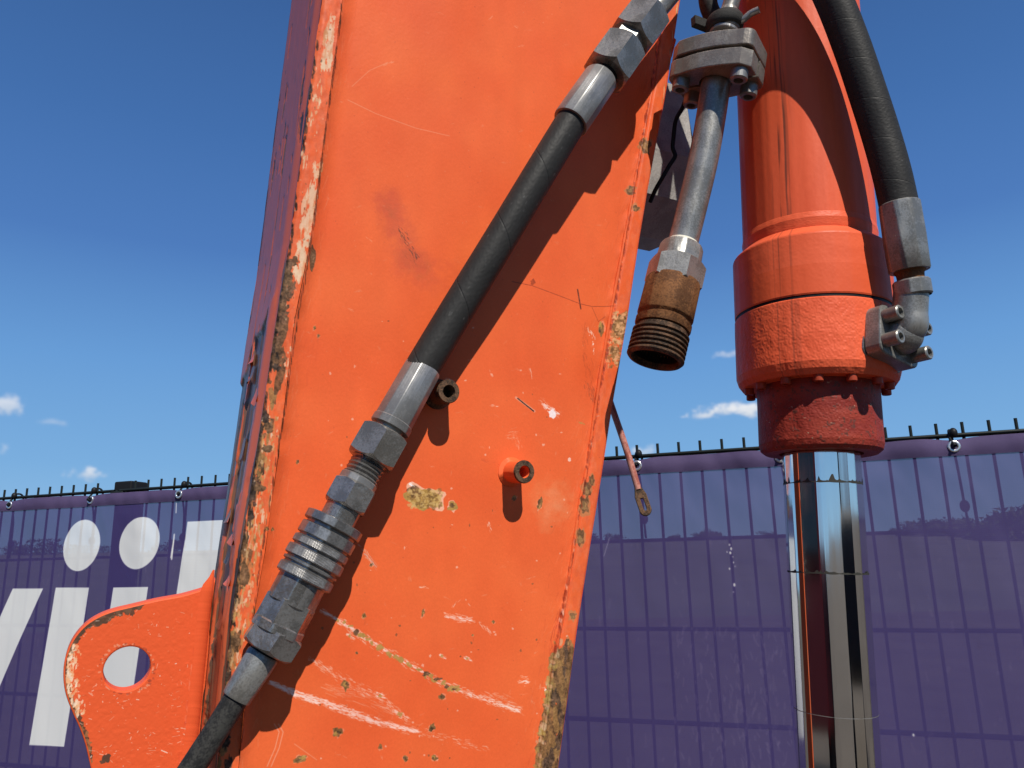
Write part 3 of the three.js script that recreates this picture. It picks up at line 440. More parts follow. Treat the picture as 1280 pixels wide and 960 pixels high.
{
  const hz = thing('hydraulic_hose', 'black diagonal hydraulic hose with steel nuts and knurled coupling across orange plate', 'hose', H(405, 690));
  const seg = (name, x0, y0, x1, y1, prof, m, label) => { const A = H(x0, y0), B = H(x1, y1), L = A.distanceTo(B), k = toM(1, A.clone().lerp(B, .5)); return part(hz, name, turned(A, dirOf(A, B), prof(k, L), 64), m, label); };
  const hex = (name, x0, y0, x1, y1, rpx, turn, m, label) => { const A = H(x0, y0), B = H(x1, y1), mid = A.clone().lerp(B, .5); return part(hz, name, hexNut(A, dirOf(A, B), toM(rpx, mid), A.distanceTo(B), turn, toM(10, mid)), m, label); };
  part(hz, 'pipe', tube([H(1010, -230), H(960, -165), H(900, -87), H(850, -24), H(806, 29)], toM(14.5, H(820, 10)), 60, 32), M.zinc, 'grey steel pipe at the upper end');
  hex('hex_nut', 811, 18, 786, 51, 30.5, .35, M.nut);
  hex('hex_nipple', 788, 47, 776, 64, 23, .1, M.zinc);
  hex('hex_nut', 780, 59, 756, 93, 31.5, .30, M.nut);
  seg('neck', 757, 92, 747, 106, (k, L) => pipeProf(17 * k, L), M.black);
  seg('ferrule', 751, 98, 713, 153, (k, L) => [[17 * k, 0], [21.5 * k, 0], [22.5 * k, .002], [22.8 * k, L * .5], [23 * k, L - .0012], [22.4 * k, L], [19 * k, L]], M.steel);
  const r = toM(21, H(620, 300));
  part(hz, 'hose_sleeve', tube([H(722, 139), H(680, 208), H(624, 301), H(574, 383), H(522, 470)], r, 120, 40), hoseMat(r, .085), 'black rubber hose with a spiral wrap seam');
  seg('ferrule', 529, 460, 487, 535, (k, L) => [[19 * k, 0], [22.8 * k, 0], [23.6 * k, .0015], [24.5 * k, L - .008], [25.6 * k, L - .007], [25.8 * k, L - .001], [25.2 * k, L], [17 * k, L]], M.steel);
  seg('neck', 489, 531, 478, 550, (k, L) => pipeProf(18.5 * k, L), M.zinc);
  hex('hex_nut', 483, 540, 462, 577, 34, .42, M.nut);
  const NT = 7; seg('thread', 466, 570, 447, 604, (k, L) => { const p = [[0, 0], [21 * k, 0]]; for (let i = 0; i < NT; i++) p.push([23.2 * k, (i + .5) / NT * L], [20.6 * k, (i + 1) / NT * L]); p.push([0, L]); return p; }, M.steelDark);
  seg('collar', 450, 598, 443, 610, (k, L) => pipeProf(24.5 * k, L, .0012), M.steel);
  hex('hex_nut', 446, 605, 430, 635, 30, .5, M.steelDark);
  seg('neck', 432, 631, 420, 653, (k, L) => pipeProf(22.5 * k, L), M.steelDark);
  const grooved = (k, L) => { const p = [[0, 0], [35 * k, 0], [38 * k, .0008], [38 * k, L * .13], [36.8 * k, L * .145], [32.5 * k, L * .15], [32.5 * k, L * .19], [36.6 * k, L * .195]]; const b = [[.195, .37, 37], [.41, .53, 36.6], [.565, .72, 37.4], [.75, .80, 36], [.84, .985, 36]]; for (const [a, e, q] of b) p.push([(q - 1) * k, L * a], [q * k, L * (a + .012)], [q * k, L * (e - .012)], [(q - 1) * k, L * e], [33 * k, L * (e + .004)], [33 * k, L * Math.min(.999, e + .028)]); p.push([0, L]); return p; };
  const sl = seg('coupling_sleeve', 420, 651, 378, 727, grooved, mat([1, 1, 1], .36, .8, { map: M.steelDark.map }), 'dark grooved and knurled quick coupling sleeve');
  { const A = H(420, 651), B = H(378, 727), L = A.distanceTo(B), k = toM(1, A.clone().lerp(B, .5)), km = mat([1, 1, 1], .45, .65, { map: M.steelDark.map, bumpMap: knurl, bumpScale: .0012 }); for (const [a, e, q] of [[.425, .52, 36.9], [.58, .71, 37.7], [.855, .97, 36.3]]) part(sl, 'knurled_band', turned(A.clone().addScaledVector(dirOf(A, B), L * a), dirOf(A, B), [[q * k - .001, 0], [q * k, .0004], [q * k, L * (e - a) - .0004], [q * k - .001, L * (e - a)]], 96), km); }
  seg('coupling_body', 381, 721, 362, 757, (k, L) => pipeProf(31 * k, L, .0015), M.steelDark);
  hex('hex_body', 367, 748, 346, 788, 33.5, .52, M.steelDark);
  seg('collar', 351, 779, 344, 792, (k, L) => pipeProf(33.5 * k, L, .0012), M.steelDark);
  hex('hex_nut', 350, 786, 332, 814, 37, .25, M.steelDark);
  seg('neck', 334, 811, 324, 828, (k, L) => pipeProf(18 * k, L), M.black);
  seg('ferrule', 330, 817, 295, 873, (k, L) => [[15 * k, 0], [20 * k, 0], [21 * k, .002], [19.5 * k, L * .6], [18.4 * k, L - .001], [17.8 * k, L], [14 * k, L]], M.zinc);
  const r2 = toM(15.8, H(270, 915));
  part(hz, 'hose_sleeve', tube([H(300, 865), H(270, 914), H(232, 973), H(190, 1040), H(160, 1120), H(150, 1250)], r2, 80, 32), M.rubber, 'smooth black hose below the coupling');
}

// ---------------------------------------------------------------- open pipe with bolted split flange
{
  const P = [[925, -70, .945], [915, 0, .935], [906, 30, .93], [897, 85, .92], [891, 131, .915], [879, 200, .905], [866, 255, .897], [853, 306, .89], [841, 348, .878], [818, 452, .848]].map(([x, y, z]) => at(x, y, z));
  const pz = thing('hydraulic_pipe', 'grey steel pipe with bolted flange and open rusty threaded coupling hanging free', 'pipe', P[7]);
  const up = dirOf(P[4], P[2]), k = toM(1, P[3]);
  part(pz, 'pipe', tube([P[3], P[4], P[5], P[6], P[7], P[8]], toM(18.5, P[5]), 80, 40), M.zinc, 'grey zinc pipe below the flange');
  part(pz, 'pipe', tube([at(931, -160, .95), P[0], P[1], P[2], P[3]], 10.5 * k, 50, 32), M.zinc);
  part(pz, 'taper', turned(P[1].clone().lerp(P[2], .35), dirOf(P[1], P[3]), [[10 * k, 0], [14 * k, 14 * k], [17.5 * k, 26 * k], [18 * k, 30 * k], [0, 30 * k]], 48), M.zinc);
  for (const [o, r] of [[27, 17.5], [33, 18.4]]) part(pz, 'ring', turned(P[1].clone().lerp(P[2], .35).addScaledVector(dirOf(P[1], P[3]), o * k), dirOf(P[1], P[3]), pipeProf(r * k, 5 * k), M.steel ? 48 : 48), M.steel);
  // flange: one full plate over two clamp halves
  const B = 33 * Math.PI / 180, ex = V(Math.cos(B), 0, Math.sin(B)); ex.addScaledVector(up, -ex.dot(up)).normalize(); const ez = ex.clone().cross(up);
  const W = 52 * k, D = 34 * k, rd = 18 * k;
  const full = new THREE.Shape(); full.moveTo(-W + rd * .6, -D); full.quadraticCurveTo(0, -D - 10 * k, W - rd, -D); full.quadraticCurveTo(W, -D, W, -D + rd * .7); full.lineTo(W, D - rd * .7); full.quadraticCurveTo(W, D, W - rd, D); full.quadraticCurveTo(0, D + 10 * k, -W + rd * .6, D); full.lineTo(-W, D - rd * .6); full.lineTo(-W, -D + rd * .6); full.closePath();
  const half = (s) => { const h = new THREE.Shape(), e = 3.5 * k; h.moveTo(-W, e); h.lineTo(-W, D - rd * .6); h.lineTo(-W + rd * .6, D); h.quadraticCurveTo(0, D + 10 * k, W - rd, D); h.quadraticCurveTo(W, D, W, D - rd * .7); h.lineTo(W, e); h.lineTo(19 * k, e); h.absarc(0, 0, 19.5 * k, .2, Math.PI - .2, false); h.closePath(); return h; };
  const fm = (origin, flip) => new THREE.Matrix4().makeBasis(ex.clone().multiplyScalar(flip), ez.clone().multiplyScalar(-flip), up).setPosition(origin);
  const C = P[3].clone().addScaledVector(up, 4 * k);
  part(pz, 'flange_plate', extrude(full, 21 * k, new THREE.Matrix4().makeBasis(ex, ez.clone().negate(), up).setPosition(C), .0012), M.flange, 'upper flange plate');
  for (const s of [1, -1]) part(pz, 'flange_half', extrude(half(s), 22 * k, fm(C.clone().addScaledVector(up, -(s > 0 ? 23.5 : 26) * k), s), .0012), M.flange);
  for (const [a, b] of [[37, 19], [37, -19], [-37, 19], [-37, -19]]) {
    const o = C.clone().addScaledVector(ex, a * k).addScaledVector(ez, b * k).addScaledVector(up, -22 * k);
    const bo = part(pz, 'bolt', capScrew(o, up.clone().negate(), 10.5 * k, 17 * k), M.steel); bo.userData.label = 'socket head bolt under the flange';
  }
  part(pz, 'bleed_fitting', tube([P[2].clone().addScaledVector(ex, 10 * k), P[2].clone().addScaledVector(ex, 22 * k), P[2].clone().addScaledVector(ex, 32 * k).addScaledVector(up, 7 * k), P[2].clone().addScaledVector(ex, 42 * k).addScaledVector(up, 10 * k)], 4.2 * k, 20, 10), M.steel);
  // coupling at the open end
  const dn = dirOf(P[7], P[9]), k2 = toM(1, P[8]), KA = 1.10, S = (d) => P[7].clone().addScaledVector(dn, d * k2 * KA);
  const turnedA = (p, d, prof, ...r) => turned(p, d, prof.map(([a, b]) => [a, b * KA]), ...r);
  part(pz, 'seal_ring', turnedA(S(0), dn, [[17 * k2, -2.5 * k2], [19.5 * k2, -2.5 * k2], [19.8 * k2, 2 * k2], [17 * k2, 4 * k2]], 48), M.seal, 'cream sealant line at the collar');
  part(pz, 'collar', turnedA(S(2), dn, [[17 * k2, 0], [26 * k2, 1 * k2], [27.5 * k2, 4 * k2], [28.5 * k2, 24 * k2], [20 * k2, 27 * k2]], 56), M.zinc);
  part(pz, 'hex_nut', hexNut(S(23), dn, 36 * k2, 33 * k2 * KA, .2, 12 * k2), M.zinc);
  const sleeve = part(pz, 'rusty_sleeve', turnedA(S(49), dn, [[20 * k2, 0], [32.8 * k2, 0], [34 * k2, 2 * k2], [34.6 * k2, 44 * k2], [34.2 * k2, 45 * k2], [31.5 * k2, 47 * k2], [31.5 * k2, 50 * k2], [34.5 * k2, 51 * k2], [34.5 * k2, 57 * k2], [33.5 * k2, 59 * k2], [28 * k2, 60 * k2]], 64), M.rust, 'brown rusted sleeve');
  part(sleeve, 'flat', box(S(70).addScaledVector(dirOf(S(70), CAM), 33.6 * k2), 20 * k2, 22 * k2, 2.4 * k2, dn.clone().cross(dirOf(S(70), CAM)).normalize(), dn.clone().negate(), dirOf(S(70), CAM).addScaledVector(dn, -dirOf(S(70), CAM).dot(dn)).normalize(), .0006), M.rust);
  const th = [[28 * k2, 70 * k2], [28.6 * k2, 106 * k2], [29.4 * k2, 108 * k2], [32.5 * k2, 108 * k2]]; const n = 6; for (let i = 0; i < n; i++) { const y0 = 106 - i * 5.4; th.push([35 * k2, (y0 - .6) * k2], [35 * k2, (y0 - 2.2) * k2], [32 * k2, (y0 - 4.2) * k2], [32.2 * k2, (y0 - 5.2) * k2]); } th.push([32 * k2, 72 * k2], [29.5 * k2, 70 * k2], [29 * k2, 58 * k2]);
  part(pz, 'threaded_end', turnedA(S(38), dn, th, 72, .4), M.rustDark, 'open end with coarse rusty thread');
  part(pz, 'plug', turnedA(S(139), dn, [[0, -10 * k2], [28.4 * k2, -10 * k2], [28.4 * k2, 0]], 40), M.black);
}
// black clamp strap and hose behind the pipe
{
  const k = toM(1, at(905, 30, .93)), c = at(906, 30, .93), up = V(0, 1, 0);
  const g = thing('pipe_clamp', 'black rubber clamp strap round the pipe above the bolted flange', 'clamp', c);
  const ring = new THREE.TorusGeometry(18 * k, 5.5 * k, 12, 40); ring.rotateX(Math.PI / 2); ring.scale(1, 1.7, 1); ring.translate(c.x, c.y, c.z); part(g, 'band', ring, M.rubber);
  part(g, 'strap', box(at(884, 33, .945), 46 * k, 13 * k, 9 * k, EU, V(0, 1, 0), EN.clone().setY(0).normalize(), .001), M.rubber);
  single('rubber_hose', tube([at(893, 24, .985), at(886, 8, .985), at(884, -20, .985), at(890, -80, .99), at(905, -160, 1.0)], 12 * k, 40, 20), M.rubber, 'short black hose behind the tapered pipe above the flange', 'hose', at(888, 5, .985));
}

// ---------------------------------------------------------------- steel block and cable beside the arm
{
  const [, vb] = plateUV(815, 158, 0), uo = uR(vb) - .006, o = PP(uo, vb, -.07);
  const s = new THREE.Shape(); [[-.10, .13], [-.02, .13], [.006, .01], [.002, -.055], [-.05, -.095], [-.10, -.095]].forEach(([d, h], i) => (i ? s.lineTo(d, h) : s.moveTo(d, h))); s.closePath();
  const g = thing('steel_block', 'bare grey steel block fixed beside the arm behind the pipe', 'block', o);
  const M4 = new THREE.Matrix4().makeBasis(EN, EV, EU.clone().negate()).setPosition(o.clone().addScaledVector(EU, .125));
  part(g, 'block_body', extrude(s, .125, M4, .0012), mat([1, 1, 1], .55, .35, { map: mottled([.30, .285, .27], [.40, .385, .365], 38, 6, .5), bumpMap: grainBump, bumpScale: .0004 }));
  part(g, 'screw', turned(PP(uo + .016, vb - .06, -.10), EV.clone().negate(), [[0, 0], [.004, 0], [.004, .012], [0, .013]], 16), M.steel);
  single('cable', tube([at(858, 122, .985), at(853, 135, .985), at(845, 150, .985), at(842, 172, .984), at(841, 185, .983), at(844, 195, .98), at(838, 205, .98), at(828, 222, .98), at(819, 238, .985), at(813, 252, 1.0)], .0028, 60, 10), M.black, 'thin black cable crossing the grey steel block', 'cable', at(843, 195, .98));
}
// ---------------------------------------------------------------- rod with a slotted end hanging behind the arm
{
  const A = at(752, 470, 1.12), B = at(798, 612, 1.06), C = at(807, 638, 1.05), k = toM(1, B);
  const g = thing('hanging_rod', 'thin faded red rod with a slotted flat end hanging behind the arm', 'rod', C);
  part(g, 'rod', tube([A, at(766, 512, 1.10), at(783, 562, 1.08), B], 4.2 * k, 40, 14), mat([1, 1, 1], .6, .1, { map: mottled([.30, .09, .07], [.48, .22, .18], 39, 8, .4) }));
  const d = dirOf(B, C), ex = d.clone().cross(CAMFWD).normalize(), ez = ex.clone().cross(d);
  const s = new THREE.Shape(), w = 7.5 * k, L = 34 * k; s.moveTo(-w * .5, -4 * k); s.lineTo(-w, 8 * k); s.lineTo(-w, L - w); s.absarc(0, L - w, w, Math.PI, 0, true); s.lineTo(w, 8 * k); s.lineTo(w * .5, -4 * k); s.closePath();
  const h = new THREE.Path(); const q = 2 * k; h.moveTo(-q, 12 * k); h.lineTo(q, 12 * k); h.absarc(0, L - w - 1 * k, q, 0, Math.PI, false); h.closePath(); s.holes.push(h);
  const tip = extrude(s, 5 * k, new THREE.Matrix4().makeBasis(ex, d, ez).setPosition(B.clone().addScaledVector(ez, -2.5 * k)), .0008);
  part(g, 'slotted_end', tip, M.rustDark, 'brown bare metal slotted end');
}

// ---------------------------------------------------------------- hydraulic cylinder
{
  const A = at(993, 0, 1.030), look = V(ray(1020, 480).x, 0, ray(1020, 480).z), rb = ray(1048, 950), B = at(1048, 950, A.clone().sub(CAM).dot(look) / rb.dot(look)), dn = dirOf(A, B), AB = A.distanceTo(B);
  // axis position for a photo row
  const onAxis = (y) => { let lo = -2, hi = 4; for (let i = 0; i < 50; i++) { const m = (lo + hi) / 2, p = A.clone().lerp(B, m).sub(CAM); const c = p.clone().applyMatrix4(CAMROT.clone().invert()); if (480 + F * c.y / c.z > y) hi = m; else lo = m; } return lo * AB; };
  const P = (y) => A.clone().addScaledVector(dn, onAxis(y)), km = (y) => toM(1, P(y));
  const D = (y) => onAxis(y);
  let rodEnd = P(960); while (rodEnd.y > .12) rodEnd = rodEnd.clone().addScaledVector(dn, .01);
  const base = V(rodEnd.x, 0, rodEnd.z);
  const cz = thing('hydraulic_cylinder', 'red-orange hydraulic cylinder with bolted gland and shiny chrome rod', 'hydraulic cylinder', base);
  const painted = (a, b, seed, extra) => tex(1024, 512, (u, v) => {
    const n = fbm(u * 14, v * 9, seed, 4, 14, 0), g = vnoise(u * 260, v * 150, seed + 1, 260, 0);
    let c = mixc(a, b, smooth(.25, .75, n * .8 + g * .2));
    return extra ? extra(c, u, v) : c;
  });
  const streaks = (c, u, v) => { // oil runs and soot scuffs on the side
    const du0 = u - .992 + .006 * (vnoise(v * 9, 2, 60) - .5) + .0025 * (vnoise(v * 40, 5, 61) - .5), du = du0 - Math.round(du0), q = du / .022, run = Math.exp(-q * q) * smooth(.5, .64, vnoise(du * 260 + 40, v * 7, 88) * .55 + .45 * fbm(du * 120 + 30, v * 26, 87)) + .7 * Math.exp(-Math.pow((du + .012 + .004 * (vnoise(v * 20, 4, 8) - .5)) / .0022, 2)) * smooth(.3, .6, vnoise(3, v * 14, 90));
    return mixc(c, [.07, .035, .025], Math.min(.8, run * .75) * smooth(.05, .12, v));
  };
  const scaled = (t, c, l, tile) => { const q = t.clone(); q.repeat.set(Math.max(1, Math.round(c / tile)), l / tile); q.needsUpdate = true; return q; };
  const paintC = (map, bump = scaled(lumpBump, .56, .06, .09), scale = .0004, rough = .46) => mat([1, 1, 1], rough, 0, { map, bumpMap: bump, bumpScale: scale });
  const topY = -900, start = P(topY), o = D(topY), kb = km(200), kh = km(420);
  const seg = (name, y0, y1, prof, m, label, n = 96) => { const S = P(y0), L = D(y1) - D(y0); return part(cz, name, turned(S, dn, prof(L), n, .2, false), m, label); };
  const kk = km(300);
  seg('barrel', -700, 306, (L) => [[0, 0], [76.5 * kb, 0], [76.5 * kb, L * .5], [76.5 * kb, L], [60 * kb, L + .001]], paintC(painted([.68, .100, .038], [.75, .118, .046], 101, (c, u, v) => streaks(c, u, v > .55 ? v : .0)), scaled(grainBump, .48, 1.1, .08), .0001));
  seg('weld_ring', 293, 318, (L) => [[76.3 * kk, 0], [78.5 * kk, L * .15], [79.5 * kk, L * .4], [78.5 * kk, L * .7], [76.5 * kk, L]], paintC(painted([.70, .108, .042], [.76, .124, .05], 103)));
  seg('head_collar', 313, 396, (L) => [[60 * kh, 0], [79 * kh, 0], [92.6 * kh, L * .13], [93.8 * kh, L * .15], [94.2 * kh, L * .17], [94.2 * kh, L * .98], [93.4 * kh, L]], paintC(painted([.71, .110, .042], [.77, .126, .05], 105, (c, u, v) => { const t = streaks(c, u, .4); return v > .68 ? mixc(t, [.64, .09, .028], .5) : t; }), scaled(lumpBump, .56, .09, .09), .0003));
  seg('groove', 394, 400, (L) => [[92.6 * kh, -.001], [92.6 * kh, L + .001]], M.black);
  seg('head', 399, 486, (L) => [[92.4 * kh, 0], [94.4 * kh, L * .02], [94.8 * kh, L * .2], [94.8 * kh, L * .84], [92.5 * kh, L * .93], [88 * kh, L], [40 * kh, L]], paintC(painted([.70, .104, .04], [.78, .128, .052], 107, (c, u, v) => streaks(c, u + .004, .5)), scaled(lumpBump, .58, .11, .07), .0011, .48), 'lumpy repainted cylinder head');
  for (let i = 0; i < 14; i++) { // ring of bolts under the head
    const a = i / 14 * 2 * Math.PI + .2, R0 = 81 * kh, q = new THREE.Quaternion().setFromUnitVectors(Y, dn), p = V(Math.cos(a) * R0, D(484) - D(480), Math.sin(a) * R0).applyQuaternion(q).add(P(480));
    part(cz, 'gland_bolt', capScrew(p, dn, 5.6 * kh, 10 * kh), paintC(painted && M.goldB ? M.goldB : (M.goldB = painted([.30, .045, .022], [.42, .07, .03], 109))));
  }
  const kg = km(530);
  seg('gland', 478, 568, (L) => [[72.6 * kg, 0], [72.8 * kg, L * .88], [71 * kg, L * .955], [66 * kg, L], [49 * kg, L], [48 * kg, L * .9]], paintC(painted([.22, .028, .020], [.30, .044, .026], 111, (c, u, v) => { const s = fbm(u * 120, v * 30, 114, 3); return mixc(mixc(c, [.08, .04, .03], smooth(.66, .74, s) * .7), [.45, .33, .22], smooth(.80, .85, fbm(u * 110 + 9, v * 34, 115, 3)) * .6); }), scaled(lumpBump, .45, .12, .07), .0012, .55), 'dark red gland with flaking paint');
  // rod
  const rodTop = P(555), Lr = rodTop.distanceTo(rodEnd), rr = 46 * km(600);
  const rodRough = tex(512, 512, (u, v) => .16 + .34 * smooth(.62, .8, fbm(u * 8, v * 30, 121, 4, 8, 30)) * .35 + .10 * vnoise(u * 200, v * 2, 122, 200, 2) * smooth(.5, .8, fbm(u * 6, v * 10, 123, 3, 6, 10)), { color: false });
  part(cz, 'chrome_rod', turned(rodTop, dn, [[0, 0], [rr, 0], [rr, Lr * .3], [rr, Lr * .6], [rr, Lr - .06]], 128, .5, false), mat([.80, .80, .79], .45, 1, { roughnessMap: rodRough }), 'mirror bright chrome piston rod');
  const rodPart = cz.children[cz.children.length - 1];
  const scuff = (y, wid, jag, m, seed) => { // grime rings left on the rod
    const S = P(y), n = 160, pos = [], idx = [], uv = []; const q = new THREE.Quaternion().setFromUnitVectors(Y, dn);
    for (let i = 0; i <= n; i++) { const a = i / n * 2 * Math.PI, R = rng(seed * 1000 + (i % n) * 7), e = vnoise(i * .35, seed, 4, 56, 0), h1 = wid * (.3 + e) + jag * Math.pow(R(), 5), h0 = -wid * (.3 + .7 * e) * .7; for (const h of [h0, h1]) { const p = V(Math.sin(a) * (rr + .0003), -h, Math.cos(a) * (rr + .0003)).applyQuaternion(q).add(S); pos.push(p.x, p.y, p.z); uv.push(a * rr, h); } }
    for (let i = 0; i < n; i++) { const a = i * 2; idx.push(a, a + 1, a + 3, a, a + 3, a + 2); }
    const g = new THREE.BufferGeometry(); g.setAttribute('position', new THREE.Float32BufferAttribute(pos, 3)); g.setAttribute('uv', new THREE.Float32BufferAttribute(uv, 2)); g.setIndex(idx); g.computeVertexNormals(); part(rodPart, 'grime_ring', g, m);
  };
  const grime = mat([.05, .048, .04], .6, .3);
  scuff(606, .0014, .008, grime, 3); scuff(716, .0013, .003, grime, 5); scuff(888, .0004, .0003, mat([.3, .29, .27], .5, .6), 7);
  const eyeC = rodEnd.clone(); const eye = new THREE.TorusGeometry(.075, .03, 16, 40); eye.translate(eyeC.x, Math.max(.105, eyeC.y), eyeC.z); part(cz, 'rod_eye', eye, M.orange);
  // oil port boss on the head and its side
  const E0 = at(1141, 416, 0.830), PZ = .57, mdir = V(Math.sin(PZ), 0, Math.cos(PZ)), tx = V(Math.cos(PZ) * .978, -.208, -Math.sin(PZ) * .978), ty = mdir.clone().cross(tx);
  const boss = E0.clone().addScaledVector(mdir, -.088); part(cz, 'port_boss', box(boss.clone().addScaledVector(ty, .002), .056, .050, .125, tx, ty, mdir, .012), paintC(painted([.72, .11, .036], [.78, .128, .044], 117), scaled(lumpBump, .5, .5, .09), .001), 'orange port boss');

  // ---------------------------------------------------------------- hose on the port, with elbow and split flange
  const hz = thing('cylinder_hose', 'thick black hose bolted to the cylinder head by a grey elbow flange', 'hose', E0);
  const k = toM(1, E0), fl = new THREE.Shape(), a = .035, b = .029, c = .013;
  fl.moveTo(-a + c, -b); fl.lineTo(a - c, -b); fl.quadraticCurveTo(a, -b, a, -b + c); fl.lineTo(a, b - c); fl.quadraticCurveTo(a, b, a - c, b); fl.lineTo(-a + c, b); fl.quadraticCurveTo(-a, b, -a, b - c); fl.lineTo(-a, -b + c); fl.quadraticCurveTo(-a, -b, -a + c, -b);
  const F0 = E0.clone().addScaledVector(mdir, -.034);
  part(hz, 'flange', extrude(fl, .019, new THREE.Matrix4().makeBasis(tx, ty, mdir).setPosition(F0), .0018), M.zinc, 'grey split flange clamp');
  part(hz, 'gasket', extrude(fl, .004, new THREE.Matrix4().makeBasis(tx.clone().multiplyScalar(1.03), ty.clone().multiplyScalar(1.03), mdir).setPosition(F0.clone().addScaledVector(mdir, -.0045)), .001), M.steelDark);
  const el = [E0.clone().addScaledVector(mdir, -.03), E0.clone().addScaledVector(mdir, -.012).addScaledVector(Y, .001), E0.clone().addScaledVector(mdir, -.002).addScaledVector(Y, .008), E0.clone().addScaledVector(Y, .022), at(1139, 362, 0.837)];
  part(hz, 'elbow', tube(el, 20.5 * k, 50, 36), M.zinc, 'grey right-angle elbow');
  const heel = new THREE.SphereGeometry(23 * k, 32, 24); heel.scale(1, 1.12, 1); const hp = E0.clone().addScaledVector(mdir, -.010); heel.translate(hp.x, hp.y + .001, hp.z); part(hz, 'elbow_heel', heel, M.zinc);
  for (const [sx, sy] of [[-1, 1], [-1, -1], [1, 1], [1, -1]]) { const p = F0.clone().addScaledVector(tx, sx * .0262).addScaledVector(ty, sy * .0145).addScaledVector(mdir, .018); part(hz, 'bolt', capScrew(p, mdir, .0078, .019), M.zinc); }
  const top = [at(885, -380, 0.985), at(928, -250, 0.955), at(980, -130, 0.923), at(1013, -60, 0.906), at(1042, 0, 0.893), at(1064, 56, 0.884), at(1083, 112, 0.875), at(1101, 168, 0.866), at(1115, 218, 0.856), at(1126, 268, 0.848)];
  const rh = toM(22, top[6]);
  part(hz, 'hose_sleeve', tube(top, rh, 140, 40), hoseMat(rh, .05), 'thick black rubber hose');
  const f0 = at(1124, 255, 0.849), f1 = at(1137, 339, 0.839), kf = toM(1, f0), Lf = f0.distanceTo(f1), fd = dirOf(f0, f1);
  part(hz, 'ferrule', turned(f0, fd, [[20 * kf, 0], [23 * kf, 0], [24 * kf, .001], [24.6 * kf, Lf * .5], [23.8 * kf, Lf - .0015], [23 * kf, Lf], [15 * kf, Lf]], 64), M.zinc);
  part(hz, 'neck', turned(f1.clone().addScaledVector(fd, -.001), fd, [[19 * kf, 0], [16 * kf, 5 * kf], [15.5 * kf, 10 * kf], [17 * kf, 16 * kf], [18.5 * kf, 22 * kf], [10 * kf, 22 * kf]], 48), M.rust, 'rusty neck below the ferrule');
  part(hz, 'collar', turned(f1.clone().addScaledVector(fd, 12 * kf), fd, [[15 * kf, 0], [20 * kf, 0], [21.6 * kf, 2 * kf], [21.8 * kf, 18 * kf], [20.4 * kf, 20 * kf]], 56), M.zinc);
}

